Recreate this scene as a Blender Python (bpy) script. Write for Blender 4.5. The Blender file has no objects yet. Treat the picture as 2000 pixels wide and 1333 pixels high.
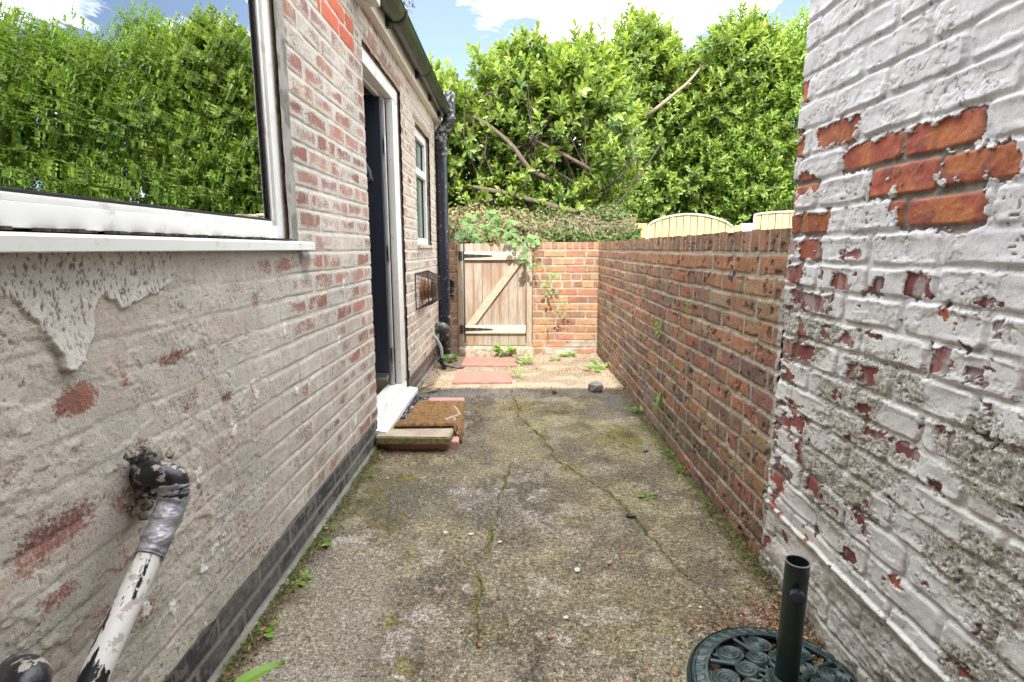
import bpy, bmesh, math, random
import numpy as np
from mathutils import Vector, Matrix
R = math.radians
random.seed(5); rng = np.random.default_rng(11)
SC = bpy.context.scene
COL = SC.collection

# ------------------------------------------------------------------ camera
F, CH = 1050.0, 1.08
TH = math.atan(180.5 / F); YAW = math.atan(5 * math.cos(TH) / F)
cam = bpy.data.objects.new('camera', bpy.data.cameras.new('camera')); COL.objects.link(cam)
cam.location = (0, 0, CH); cam.rotation_euler = (R(90) - TH, 0, YAW)
cam.data.sensor_width = 36; cam.data.lens = F / 2000 * 36
cam.data.clip_start = 0.02; cam.data.clip_end = 2000
SC.camera = cam
# ------------------------------------------------------------------ sky, sun, exposure
SUN_EL = 48.0
w = bpy.data.worlds.new('World'); SC.world = w; w.use_nodes = True
nt = w.node_tree; nt.nodes.clear()
def N(nt, t, **k):
    n = nt.nodes.new(t)
    for a, b in k.items(): setattr(n, a, b)
    return n
sky = N(nt, 'ShaderNodeTexSky', sky_type='NISHITA'); sky.sun_disc = False
sky.sun_elevation = R(SUN_EL); sky.sun_rotation = R(183)
sky.air_density = 1.0; sky.dust_density = 1.2; sky.ozone_density = 1.0
tc = N(nt, 'ShaderNodeTexCoord'); mp = N(nt, 'ShaderNodeMapping'); mp.inputs['Scale'].default_value = (1.0, 1.0, 2.6)
mp.inputs['Location'].default_value = (0.15, 0.3, 0.35)
cn = N(nt, 'ShaderNodeTexNoise'); cn.inputs['Scale'].default_value = 3.1; cn.inputs['Detail'].default_value = 9; cn.inputs['Roughness'].default_value = 0.55
cr = N(nt, 'ShaderNodeValToRGB'); cr.color_ramp.elements[0].position = 0.475; cr.color_ramp.elements[0].color = (.045, .045, .045, 1); cr.color_ramp.elements[1].position = 0.575
mx = N(nt, 'ShaderNodeMix', data_type='RGBA'); mx.inputs[7].default_value = (19, 19.4, 20, 1)
bg = N(nt, 'ShaderNodeBackground'); bg.inputs[1].default_value = 0.15
wo = N(nt, 'ShaderNodeOutputWorld')
L = nt.links.new
L(tc.outputs['Generated'], mp.inputs[0]); L(mp.outputs[0], cn.inputs[0]); sx = N(nt, 'ShaderNodeSeparateXYZ'); L(tc.outputs['Generated'], sx.inputs[0])
mz_ = N(nt, 'ShaderNodeMapRange'); mz_.interpolation_type = 'SMOOTHSTEP'; L(sx.outputs[2], mz_.inputs[0])
mz_.inputs[1].default_value = .50; mz_.inputs[2].default_value = .85; mz_.inputs[3].default_value = 0; mz_.inputs[4].default_value = .15
ad = N(nt, 'ShaderNodeMath', operation='ADD'); L(cn.outputs[0], ad.inputs[0]); L(mz_.outputs[0], ad.inputs[1]); L(ad.outputs[0], cr.inputs[0])
L(cr.outputs[0], mx.inputs[0]); tn = N(nt, 'ShaderNodeMix', data_type='RGBA'); tn.blend_type = 'MULTIPLY'; tn.inputs[0].default_value = 1; tn.inputs[7].default_value = (.70, .74, .86, 1); L(sky.outputs[0], tn.inputs[6]); L(tn.outputs[2], mx.inputs[6]); L(mx.outputs[2], bg.inputs[0]); L(bg.outputs[0], wo.inputs[0])
sun = bpy.data.objects.new('sun', bpy.data.lights.new('sun', 'SUN')); COL.objects.link(sun)
sun.data.energy = 3.3; sun.data.angle = R(0.5); sun.data.color = (1, 0.96, 0.89)
trav = Vector((0.045, 1.0, 0)).normalized() * math.cos(R(SUN_EL)) + Vector((0, 0, -math.sin(R(SUN_EL))))
sun.rotation_euler = trav.to_track_quat('-Z', 'Y').to_euler()
sun.location = (0, -3, 8)
SC.view_settings.view_transform = 'Standard'; SC.view_settings.look = 'None'
SC.view_settings.exposure = 1.08; SC.view_settings.gamma = 1
SC.render.engine = 'CYCLES'
try:
    SC.cycles.max_bounces = 8; SC.cycles.transparent_max_bounces = 16; SC.cycles.diffuse_bounces = 4
except Exception: pass

# ------------------------------------------------------------------ unproject helpers (used only to read real positions)
def ray(x, y):
    a = (x - 1000) / F; b = -(y - 666.5) / F
    c, s = math.cos(TH), math.sin(TH); Y = c + b * s; Z = -s + b * c; X = a
    c, s = math.cos(YAW), math.sin(YAW)
    return X * c - Y * s, X * s + Y * c, Z
def onX(x, y, X0): r = ray(x, y); t = X0 / r[0]; return r[1] * t, CH + r[2] * t
def onY(x, y, Y0): r = ray(x, y); t = Y0 / r[1]; return r[0] * t, CH + r[2] * t
def onZ(x, y, Z0=0.0): r = ray(x, y); t = (Z0 - CH) / r[2]; return r[0] * t, r[1] * t

# ------------------------------------------------------------------ numpy noise
def _h(ix, iy, s):
    h = (ix.astype(np.int64) * 374761393 + iy.astype(np.int64) * 668265263 + s * 974711 + 1013904223) & 0xffffffff
    h = ((h ^ (h >> 13)) * 1274126177) & 0xffffffff
    h = ((h ^ (h >> 16)) * 2246822519) & 0xffffffff
    h = h ^ (h >> 15)
    return (h & 0xffffff).astype(np.float32) / 16777215.0
def vn(x, y, s=0):
    x = np.asarray(x, dtype=np.float32); y = np.asarray(y, dtype=np.float32)
    ix = np.floor(x); iy = np.floor(y); fx = x - ix; fy = y - iy
    ix = ix.astype(np.int64); iy = iy.astype(np.int64)
    fx = fx * fx * (3 - 2 * fx); fy = fy * fy * (3 - 2 * fy)
    a = _h(ix, iy, s); b = _h(ix + 1, iy, s); c = _h(ix, iy + 1, s); d = _h(ix + 1, iy + 1, s)
    return (a + (b - a) * fx) * (1 - fy) + (c + (d - c) * fx) * fy
def fbm(x, y, s=0, o=4, g=0.5):
    t = 0; a = 1.0; n = 0
    for i in range(o):
        t = t + a * vn(x * 2 ** i + 17.3 * i, y * 2 ** i - 9.1 * i, s + i * 7); n += a; a *= g
    return t / n
def ss(a, b, x):
    t = np.clip((x - a) / (b - a), 0, 1); return t * t * (3 - 2 * t)
def mixc(a, b, t):
    a = np.asarray(a, dtype=np.float32); b = np.asarray(b, dtype=np.float32)
    return a + (b - a) * t[..., None]
def bricks(u, v, Lb, Hc, mort, s, v0=0.0, u0=None, headers=0.15, wob=0.004, rnd=0.012):
    """running bond; returns signed inside distance (m, >0 inside a brick), id a, id b"""
    v = v + (fbm(u * 3, v * 3, s + 1, 3) - .5) * wob * 2 + (vn(u * 25, v * 25, s + 31) - .5) * wob * .7
    u = u + (vn(u * 22, v * 22, s + 2) - .5) * wob * 1.3
    row = np.floor((v - v0) / Hc); ri = row.astype(np.int64)
    zz = np.zeros_like(ri)
    off = np.where(ri % 2 == 0, 0.0, 0.5) + (_h(ri, zz, s + 3) - .5) * 0.16
    if u0 is not None:
        for k, o in u0.items(): off = np.where(ri == k, -o / Lb, off)
    hd = (_h(ri, zz + 5, s + 4) < headers)
    if u0 is not None:
        for k in u0: hd = np.where(ri == k, False, hd)
    Lr = np.where(hd, Lb * 0.5, Lb)
    off = np.where(hd, off * 2 + .5, off)
    t = u / Lr + off; col = np.floor(t); fu = (t - col) * Lr; fv = (v - v0) - row * Hc
    ci = col.astype(np.int64)
    jl = (_h(ci, ri, s + 8) - .5) * .006
    du = np.minimum(fu, Lr - fu) - mort / 2 + jl; dv = np.minimum(fv, Hc - fv) - mort / 2 + (_h(ci, ri, s + 9) - .5) * .004
    q = np.minimum(du, dv)
    # rounded corner
    cx = np.maximum(rnd - du, 0); cy = np.maximum(rnd - dv, 0)
    q = np.where((du < rnd) & (dv < rnd), rnd - np.sqrt(cx * cx + cy * cy), q)
    return q, _h(ci, ri, s + 5), _h(ci, ri, s + 6)
def brick_col(a, b, pal):
    """a picks the palette entry, b its brightness"""
    pal = np.asarray(pal, dtype=np.float32); i = np.minimum((a * len(pal)).astype(int), len(pal) - 1)
    return pal[i] * (0.75 + 0.5 * b)[..., None]
def rect(u, v, u0, u1, v0, v1):
    return np.maximum(np.maximum(u0 - u, u - u1), np.maximum(v0 - v, v - v1))
def poly_sd(u, v, P):
    P = np.asarray(P, dtype=np.float64); d = np.full(u.shape, 1e9); ins = np.zeros(u.shape, bool)
    for i in range(len(P)):
        a = P[i]; b = P[(i + 1) % len(P)]; e = b - a; wu = u - a[0]; wv = v - a[1]
        t = np.clip((wu * e[0] + wv * e[1]) / (e @ e + 1e-12), 0, 1)
        d = np.minimum(d, (wu - e[0] * t) ** 2 + (wv - e[1] * t) ** 2)
        c = ((a[1] <= v) & (b[1] > v)) | ((b[1] <= v) & (a[1] > v))
        xi = a[0] + (v - a[1]) / (b[1] - a[1] + 1e-12) * e[0]
        ins ^= c & (u < xi)
    return np.where(ins, -1, 1) * np.sqrt(d)
def line_d(u, v, P):
    d = np.full(u.shape, 1e9)
    for a, b in zip(P[:-1], P[1:]):
        a = np.array(a); e = np.array(b) - a; wu = u - a[0]; wv = v - a[1]
        t = np.clip((wu * e[0] + wv * e[1]) / (e @ e + 1e-12), 0, 1)
        d = np.minimum(d, np.hypot(wu - e[0] * t, wv - e[1] * t))
    return d

# ------------------------------------------------------------------ object helpers
def tag(o, label=None, cat=None, group=None, kind=None):
    if label: o['label'] = label
    if cat: o['category'] = cat
    if group: o['group'] = group
    if kind: o['kind'] = kind
    return o
def thing(name, label, cat, loc=(0, 0, 0), group=None):
    o = bpy.data.objects.new(name, None); COL.objects.link(o); o.location = loc; o.empty_display_size = .1
    return tag(o, label, cat, group)
def link(name, me, mat=None, parent=None):
    o = bpy.data.objects.new(name, me); COL.objects.link(o)
    if mat: me.materials.append(mat)
    if parent is not None:
        o.parent = parent; o.matrix_parent_inverse = world_of(parent).inverted()
    return o
def world_of(o):
    m = Matrix.LocRotScale(o.location, o.rotation_euler, o.scale)
    if o.parent is not None: m = world_of(o.parent) @ o.matrix_parent_inverse @ m
    return m
def np_mesh(name, V, Q, smooth=True, attrs=None):
    V = np.ascontiguousarray(V, dtype=np.float32).reshape(-1, 3); Q = np.ascontiguousarray(Q, dtype=np.int32)
    k = Q.shape[1]; me = bpy.data.meshes.new(name)
    me.vertices.add(len(V)); me.vertices.foreach_set('co', V.ravel())
    me.loops.add(Q.size); me.loops.foreach_set('vertex_index', Q.ravel())
    me.polygons.add(len(Q)); me.polygons.foreach_set('loop_start', np.arange(0, Q.size, k, dtype=np.int32))
    me.update(calc_edges=True)
    if smooth: me.polygons.foreach_set('use_smooth', np.ones(len(Q), dtype=bool))
    for n, a in (attrs or {}).items():
        a = np.asarray(a, dtype=np.float32)
        if a.ndim == 2:
            at = me.attributes.new(n, 'FLOAT_COLOR', 'POINT')
            if a.shape[1] == 3: a = np.concatenate([a, np.ones((len(a), 1), np.float32)], 1)
            at.data.foreach_set('color', a.ravel())
        else:
            at = me.attributes.new(n, 'FLOAT', 'POINT'); at.data.foreach_set('value', a.ravel())
    return me
def grid(name, P, attrs, mat, parent=None, fmask=None, flip=False):
    a, b = P.shape[:2]; idx = np.arange(a * b).reshape(a, b)
    q = np.stack([idx[:-1, :-1], idx[1:, :-1], idx[1:, 1:], idx[:-1, 1:]], -1)
    if flip: q = q[..., ::-1]
    q = q.reshape(-1, 4) if fmask is None else q[fmask]
    A = {k: (v.reshape(a * b, -1) if v.ndim == 3 else v.ravel()) for k, v in attrs.items()}
    used, inv = np.unique(q, return_inverse=True)
    me = np_mesh(name, P.reshape(-1, 3)[used], inv.reshape(q.shape), True, {k: v[used] for k, v in A.items()})
    return link(name, me, mat, parent)
class MB:
    def __init__(s): s.bm = bmesh.new()
    def box(s, x0, x1, y0, y1, z0, z1, bev=0.0, rot=None, seg=2):
        r = bmesh.ops.create_cube(s.bm, size=1.0); vs = r['verts']
        c = Vector(((x0 + x1) / 2, (y0 + y1) / 2, (z0 + z1) / 2)); sz = (abs(x1 - x0), abs(y1 - y0), abs(z1 - z0))
        for v in vs: v.co = Vector((v.co.x * sz[0], v.co.y * sz[1], v.co.z * sz[2]))
        if rot is not None:
            for v in vs: v.co = rot @ v.co
        for v in vs: v.co += c
        if bev > 0:
            es = {e for v in vs for e in v.link_edges}
            bmesh.ops.bevel(s.bm, geom=list(es), offset=bev, segments=seg, affect='EDGES', profile=.6)
        return s
    def prism(s, pts, axis, a0, a1, bev=0):
        """pts: 2D outline; axis 'x','y','z' extruded a0..a1"""
        def mk(p, a): return {'x': (a, p[0], p[1]), 'y': (p[0], a, p[1]), 'z': (p[0], p[1], a)}[axis]
        A = [s.bm.verts.new(mk(p, a0)) for p in pts]; B = [s.bm.verts.new(mk(p, a1)) for p in pts]
        n = len(pts); s.bm.faces.new(A[::-1]); s.bm.faces.new(B)
        for i in range(n): s.bm.faces.new((A[i], A[(i + 1) % n], B[(i + 1) % n], B[i]))
        return s
    def tube(s, path, r, seg=16, cap=True, lump=0.0, oval=1.0):
        path = [Vector(p) for p in path]; n = len(path); rr = r if isinstance(r, (list, tuple)) else [r] * n
        rings = []; up = None
        for i, p in enumerate(path):
            d = (path[min(i + 1, n - 1)] - path[max(i - 1, 0)]).normalized()
            if up is None: up = d.orthogonal().normalized()
            up = (up - d * up.dot(d)).normalized(); sd = d.cross(up)
            rings.append([s.bm.verts.new(p + (up * math.cos(2 * math.pi * k / seg) * oval + sd * math.sin(2 * math.pi * k / seg)) * rr[i] * (1 + lump * (random.random() - .5))) for k in range(seg)])
        for a, b in zip(rings[:-1], rings[1:]):
            for k in range(seg): s.bm.faces.new((a[k], a[(k + 1) % seg], b[(k + 1) % seg], b[k]))
        if cap: s.bm.faces.new(rings[0][::-1]); s.bm.faces.new(rings[-1])
        return s
    def lathe(s, prof, c, seg=32):
        rings = [[s.bm.verts.new((c[0] + r * math.cos(2 * math.pi * k / seg), c[1] + r * math.sin(2 * math.pi * k / seg), c[2] + z)) for k in range(seg)] for r, z in prof]
        for a, b in zip(rings[:-1], rings[1:]):
            for k in range(seg): s.bm.faces.new((a[k], a[(k + 1) % seg], b[(k + 1) % seg], b[k]))
        return s
    def build(s, name, mat, parent=None, smooth=False, angle=40):
        bmesh.ops.recalc_face_normals(s.bm, faces=s.bm.faces[:])
        me = bpy.data.meshes.new(name); s.bm.to_mesh(me); s.bm.free()
        if smooth:
            me.polygons.foreach_set('use_smooth', np.ones(len(me.polygons), dtype=bool))
            try: me.set_sharp_from_angle(angle=R(angle))
            except Exception: pass
        return link(name, me, mat, parent)
def bez(P, n=12):
    P = [Vector(p) for p in P]; out = []
    for i in range(len(P) - 1):
        p0 = P[max(i - 1, 0)]; p1 = P[i]; p2 = P[i + 1]; p3 = P[min(i + 2, len(P) - 1)]
        for k in range(n):
            t = k / n
            out.append(.5 * ((2 * p1) + (p2 - p0) * t + (2 * p0 - 5 * p1 + 4 * p2 - p3) * t * t + (3 * p1 - p0 - 3 * p2 + p3) * t ** 3))
    out.append(P[-1]); return out

# ------------------------------------------------------------------ materials
def new_mat(name):
    m = bpy.data.materials.new(name); m.use_nodes = True; nt = m.node_tree
    return m, nt, nt.nodes['Principled BSDF'], nt.links.new
def coords(nt):
    return N(nt, 'ShaderNodeTexCoord').outputs['Object']
def noise(nt, vec, sc, det=4, rough=.55, stretch=None):
    n = N(nt, 'ShaderNodeTexNoise'); n.inputs['Scale'].default_value = sc; n.inputs['Detail'].default_value = det; n.inputs['Roughness'].default_value = rough
    if stretch:
        m = N(nt, 'ShaderNodeMapping'); m.inputs['Scale'].default_value = stretch; nt.links.new(vec, m.inputs[0]); vec = m.outputs[0]
    nt.links.new(vec, n.inputs[0]); return n.outputs[0]
def math_(nt, op, a, b=None, c=None, clamp=False):
    n = N(nt, 'ShaderNodeMath', operation=op); n.use_clamp = clamp
    for i, v in enumerate((a, b, c)):
        if v is None: continue
        if isinstance(v, (int, float)): n.inputs[i].default_value = v
        else: nt.links.new(v, n.inputs[i])
    return n.outputs[0]
def mixrgb(nt, f, a, b, blend='MIX'):
    n = N(nt, 'ShaderNodeMix', data_type='RGBA'); n.blend_type = blend; n.clamp_factor = True
    for i, v in ((0, f), (6, a), (7, b)):
        if isinstance(v, (int, float)): n.inputs[i].default_value = v
        elif isinstance(v, tuple): n.inputs[i].default_value = (*v[:3], 1)
        else: nt.links.new(v, n.inputs[i])
    return n.outputs[2]
def maprange(nt, v, a, b, c=0.0, d=1.0, smooth=True):
    n = N(nt, 'ShaderNodeMapRange'); n.interpolation_type = 'SMOOTHSTEP' if smooth else 'LINEAR'
    nt.links.new(v, n.inputs[0])
    for i, x in enumerate((a, b, c, d)): n.inputs[i + 1].default_value = x
    return n.outputs[0]
def bump(nt, h, strength, dist, prev=None):
    n = N(nt, 'ShaderNodeBump'); n.inputs['Strength'].default_value = strength; n.inputs['Distance'].default_value = dist
    nt.links.new(h, n.inputs['Height'])
    if prev is not None: nt.links.new(prev, n.inputs['Normal'])
    return n.outputs[0]
def attr(nt, name, out='Color'):
    n = N(nt, 'ShaderNodeAttribute'); n.attribute_name = name; return n.outputs[out]

def layered(name, sc=170, soft=.07, rough=(.8, .85), b1=.0012, b2=.004, var=.22, speck=None, stretch=None, flake=.0008):
    """attribute ca lies on top, cb below; expo (0..1) is how much of cb shows through a fine noise"""
    m, nt, P, L = new_mat(name); co = coords(nt)
    n1 = noise(nt, co, sc, 5, .6, stretch); n2 = noise(nt, co, 23, 5, .6); n3 = noise(nt, co, sc * 3.1, 2, .5)
    ex = attr(nt, 'expo', 'Fac')
    thr = maprange(nt, ex, 0, 1, .26, .74, False)
    d = math_(nt, 'SUBTRACT', thr, n1); k = maprange(nt, d, -soft, soft)
    ca = attr(nt, 'ca'); cb = attr(nt, 'cb')
    c = mixrgb(nt, k, ca, cb)
    v = maprange(nt, n2, .3, .7, 1 - var, 1 + var, False)
    cm = N(nt, 'ShaderNodeCombineXYZ'); [L(v, cm.inputs[i]) for i in range(3)]
    c = mixrgb(nt, 1.0, c, cm.outputs[0], 'MULTIPLY')
    v3 = maprange(nt, n3, .3, .7, .82, 1.16, False); cm3 = N(nt, 'ShaderNodeCombineXYZ'); [L(v3, cm3.inputs[i]) for i in range(3)]
    c = mixrgb(nt, 1.0, c, cm3.outputs[0], 'MULTIPLY')
    if speck:   # grime lodged in pits: colour, density attribute
        sc_, col_ = speck; g = attr(nt, 'grime', 'Fac')
        n5 = noise(nt, co, sc_, 3, .65)
        t = maprange(nt, g, 0, 1, .28, .60, False); kk = maprange(nt, math_(nt, 'SUBTRACT', t, n5), -.02, .05)
        c = mixrgb(nt, math_(nt, 'MULTIPLY', kk, .85), c, col_)
    L(c, P.inputs['Base Color'])
    P.inputs['Roughness'].default_value = rough[0]; P.inputs['Specular IOR Level'].default_value = .3
    h = math_(nt, 'MULTIPLY', n1, b2); h = math_(nt, 'ADD', h, math_(nt, 'MULTIPLY', n3, b1))
    h = math_(nt, 'SUBTRACT', h, math_(nt, 'MULTIPLY', k, flake))
    if speck: h = math_(nt, 'SUBTRACT', h, math_(nt, 'MULTIPLY', kk, .0015))
    L(bump(nt, h, 1.0, 1.0), P.inputs['Normal'])
    return m
def plain(name, col, rough=.5, var=.12, sc=8, bumpd=0.0, bsc=60, metal=0, dirt=None, dsc=14, dth=(.55, .7), stretch=None, spec=.5, coat=0):
    m, nt, P, L = new_mat(name); co = coords(nt)
    n = noise(nt, co, sc, 5, .6, stretch); v = maprange(nt, n, .3, .7, 1 - var, 1 + var, False)
    cm = N(nt, 'ShaderNodeCombineXYZ'); [L(v, cm.inputs[i]) for i in range(3)]
    c = mixrgb(nt, 1.0, tuple(col), cm.outputs[0], 'MULTIPLY')
    if dirt:
        n2 = noise(nt, co, dsc, 6, .65, stretch); c = mixrgb(nt, maprange(nt, n2, dth[0], dth[1]), c, tuple(dirt))
    L(c, P.inputs['Base Color']); P.inputs['Roughness'].default_value = rough; P.inputs['Metallic'].default_value = metal
    P.inputs['Specular IOR Level'].default_value = spec; P.inputs['Coat Weight'].default_value = coat
    if bumpd > 0: L(bump(nt, noise(nt, co, bsc, 5, .6, stretch), 1.0, bumpd), P.inputs['Normal'])
    return m
def leafmat(name, dark, light, rough=.35, trans=.3, spec=.5):
    m, nt, P, L = new_mat(name)
    t = attr(nt, 'tone', 'Fac'); c = mixrgb(nt, t, dark, light); L(c, P.inputs['Base Color'])
    P.inputs['Roughness'].default_value = rough; P.inputs['Specular IOR Level'].default_value = spec
    tr = N(nt, 'ShaderNodeBsdfTranslucent'); c2 = mixrgb(nt, 1.0, c, (1.0, 1.0, .35), 'MULTIPLY'); L(c2, tr.inputs[0])
    ms = N(nt, 'ShaderNodeMixShader'); ms.inputs[0].default_value = trans
    L(P.outputs[0], ms.inputs[1]); L(tr.outputs[0], ms.inputs[2]); L(ms.outputs[0], nt.nodes['Material Output'].inputs[0])
    return m

M = {}
M['house'] = layered('flaking_render', 140, .17, (.9, .9), .0006, .0022, .10, speck=(120, (.22, .195, .165)))
M['paint'] = layered('peeling_white_paint', 150, .02, (.55, .8), .0003, .0010, .05, speck=(170, (.36, .34, .27)), flake=.0015)
M['brick'] = layered('old_brick', 140, .10, (.88, .9), .0010, .0030, .22, speck=(90, (.035, .028, .022)))
M['upvc'] = plain('white_plastic', (.72, .72, .69), .5, .05, 7, dirt=(.40, .37, .29), dsc=16, dth=(.54, .80))
M['upvc2'] = plain('cream_fascia', (.66, .62, .54), .45, .06, 5, dirt=(.40, .34, .26), dsc=6, dth=(.55, .85))
M['gasket'] = plain('black_gasket', (.012, .012, .014), .5)
M['gutter'] = plain('black_gutter', (.02, .022, .024), .28, .2, 10, dirt=(.045, .065, .035), dsc=6, dth=(.42, .65))
M['pipeblk'] = plain('black_pipe_paint', (.012, .017, .030), .3, .2, 10, dirt=(.32, .32, .31), dsc=38, dth=(.60, .66), bumpd=.0008)
M['pipeblk2'] = plain('worn_black_pipe', (.014, .016, .02), .35, .2, 10, dirt=(.30, .29, .27), dsc=26, dth=(.50, .60), bumpd=.0015)
M['navy'] = plain('navy_door', (.008, .013, .028), .4, .15, 6, bumpd=.0006, bsc=200, stretch=(1, 1, .15))
M['alu'] = plain('brushed_aluminium', (.6, .61, .63), .3, .1, 20, metal=1)
M['mortar'] = plain('mortar', (.30, .28, .24), .95, .2, 12, .002, 90)
M['roof'] = plain('roof_felt', (.06, .06, .062), .9, .2, 5, .002, 80)
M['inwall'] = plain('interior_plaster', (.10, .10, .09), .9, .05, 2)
M['infloor'] = plain('interior_floor', (.20, .17, .13), .6, .1, 3)
M['bodybrick'] = plain('plain_brick_body', (.28, .13, .09), .9, .25, 9, .003, 60)
M['bodywhite'] = plain('white_render_body', (.62, .62, .60), .85, .1, 6, .003, 60, dirt=(.3, .28, .24), dsc=4, dth=(.55, .8))

# glass
def glass(name, tint, refl, wav=.0, rough=0.0, inner=None):
    m, nt, P, L = new_mat(name); nt.nodes.remove(P); co = coords(nt)
    tr = N(nt, 'ShaderNodeBsdfTransparent'); tr.inputs[0].default_value = (*tint, 1)
    gl = N(nt, 'ShaderNodeBsdfGlossy'); gl.inputs['Roughness'].default_value = rough; gl.inputs[0].default_value = (.93, .97, .94, 1)
    base = tr.outputs[0]
    if inner:
        df = N(nt, 'ShaderNodeBsdfDiffuse'); df.inputs[0].default_value = (*inner, 1); mm = N(nt, 'ShaderNodeMixShader'); mm.inputs[0].default_value = .8
        L(tr.outputs[0], mm.inputs[1]); L(df.outputs[0], mm.inputs[2]); base = mm.outputs[0]
    fr = N(nt, 'ShaderNodeFresnel'); fr.inputs[0].default_value = 1.52
    f = math_(nt, 'MULTIPLY_ADD', fr.outputs[0], 1.9, refl, clamp=True)
    if wav > 0:
        b = bump(nt, noise(nt, co, 5, 3, .5, (1, .35, 3.2)), 1.0, wav); L(b, gl.inputs['Normal'])
    ms = N(nt, 'ShaderNodeMixShader'); L(f, ms.inputs[0]); L(base, ms.inputs[1]); L(gl.outputs[0], ms.inputs[2])
    L(ms.outputs[0], nt.nodes['Material Output'].inputs[0]); return m
M['glass'] = glass('window_glass', (.75, .85, .8), .36, .0006)
M['obscure'] = glass('obscured_glass', (.3, .55, .45), .0, .004, .18, (.06, .20, .15))

XL, XR = -.75, .85
def axis_steps(a, b, X, k, mn, mx):
    """row positions from a to b, finer where the surface is close"""
    out = [a]
    while out[-1] < b:
        d = max(out[-1], .75); out.append(out[-1] + min(mx, max(mn, k * d * d / (X * 537))))
    out[-1] = b; return np.array(out)

# ================================================================== LEFT HOUSE
house = thing('brick_house', 'low brick house with flaking beige render along the left side of the yard', 'house', (XL - 1.5, 2.6, 0))
Y = axis_steps(-.6, 5.62, .75, .8, .0022, .0075); Z = np.arange(-.02, 2.62, .0030)
yy, zz = np.meshgrid(Y, Z, indexing='ij')
def house_wall():
    y, z = yy, zz
    q, a, b = bricks(y, z, .2245, .075, .010, 3, v0=.168 - .15, headers=.0, wob=.0035)
    pal = [(.31, .14, .105), (.27, .12, .095), (.33, .165, .12), (.24, .11, .09), (.34, .19, .15), (.25, .14, .125)]
    red = brick_col(a, b, pal)
    inb = ss(0, .006, q)
    big = fbm(y * 1.7, z * 2.3, 50, 4); mid = fbm(y * 9, z * 12, 51, 4); fine = fbm(y * 60, z * 60, 52, 4)
    flush = ss(1.95, 1.45, y) * ss(1.6, 1.2, z)           # thick old render under the big window
    near = flush * .9
    # how much brick shows
    ex = (.20 + .26 * ss(1.6, 2.1, y) * ss(3.4, 2.9, y)) + .50 * (_h((a * 9999).astype(np.int64), (b * 9999).astype(np.int64), 77)) * (1 - .9 * near)
    ex = ex * (.45 + .95 * big) + (fbm(y * 16, z * 14, 54, 4) - .5) * 1.35 + ss(3.0, 2.1, y) * .06 * (1 - near)
    ex = ex - .38 * ss(.50, .66, fbm(y * 2.6 + 5, z * 2.8, 55, 4)) * (1 - near)
    ex = ex - near * .27
    # per-brick partial exposure, edge faded
    ex = ex * inb * ss(.002, .022, q + (mid - .5) * .03)
    ex *= 1 - ss(3.72, 3.8, y) * ss(5.3, 4.6, y) * .15
    # clean red stretchers near the eaves
    for (y0, y1, z0, z1) in ((2.20, 2.42, 1.975, 2.04), (2.43, 2.66, 1.975, 2.04), (2.31, 2.52, 2.05, 2.115), (2.53, 2.72, 2.05, 2.115)):
        m_ = rect(y, z, y0, y1, z0, z1) < 0
        pass
    row = np.floor((z - .168) / .075); cleanrow = ((row == 24) | (row == 25)) & (y > 2.22) & (y < 2.68)
    clean = cleanrow & (q > .0)
    red = np.where(clean[..., None], np.array([.50, .13, .07], np.float32) * (.85 + .3 * b)[..., None], red)
    # named red patches low down near the window
    for (cy, cz, ry, rz, s_) in ((.885, .82, .07, .035, .95), (1.15, .845, .075, .022, .75), (1.00, .83, .02, .03, .7), (.80, .62, .11, .05, .75), (.98, .60, .06, .03, .6), (1.02, .69, .04, .02, .5),
                                 (.80, .52, .05, .02, .6), (.95, .49, .05, .03, .45), (1.35, .70, .03, .03, .65), (1.55, .93, .03, .03, .5), (1.45, .98, .06, .04, .35), (1.5, .55, .05, .04, .3), (.9, .42, .06, .03, .5), (.72, .75, .1, .03, .35)):
        r_ = np.hypot((y - cy) / ry, (z - cz) / rz) + (mid - .5) * 1.0 + (fine - .5) * .8
        ex = np.maximum(ex, s_ * ss(1.1, .3, r_))
    ex = np.where(clean, 1.0, ex)
    # base colours of the old render
    cov = mixc((.515, .475, .415), (.415, .39, .345), ss(.35, .65, big))
    cov = mixc(cov, (.55, .49, .415), ss(.5, .8, mid) * .6)
    pink = ss(.45, .7, fbm(y * 5, z * 7, 60, 3)) * inb * .35
    cov = mixc(cov, (.46, .35, .285), pink)
    far = ss(3.7, 3.75, y); cov = mixc(cov, (.56, .485, .39), far * .75)
    jo = (1 - inb) * (1 - near * .8); cov = mixc(cov, (.50, .45, .375), jo * .20)
    green = ss(.55, .75, fbm(y * 4, z * 4, 63, 4)) * ss(.75, .3, z) * .4; cov = mixc(cov, (.30, .30, .22), green)
    yel = ss(.04, .0, np.abs(y - 2.08)) * ss(.80, .9, z) * ss(1.0, .93, z) * ss(.4, .6, mid); cov = mixc(cov, (.45, .38, .10), yel * .8)
    blk = ss(1.3, .3, np.hypot((y - 1.93) / .05, (z - 1.05) / .07) + (mid - .5) * 1.5); cov = mixc(cov, (.06, .07, .08), blk * .8)
    blk2 = ss(1.2, .2, np.hypot((y - 1.06) / .045, (z - .64) / .05) + (mid - .5) * 1.6 + (fine - .5)); cov = mixc(cov, (.05, .05, .05), blk2 * .9)
    # relief
    h = (.0042 - .0012 * ss(1.8, 2.0, y) * ss(3.0, 2.8, y)) * ss(-.002, .006, q) * (1 - .72 * flush) + (big - .5) * .006 + (mid - .5) * .0028
    lum = ss(.45, .8, fbm(y * 7, z * 9, 66, 3)); h += (fine - .5) * (.0016 + .0042 * flush * lum)
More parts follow.
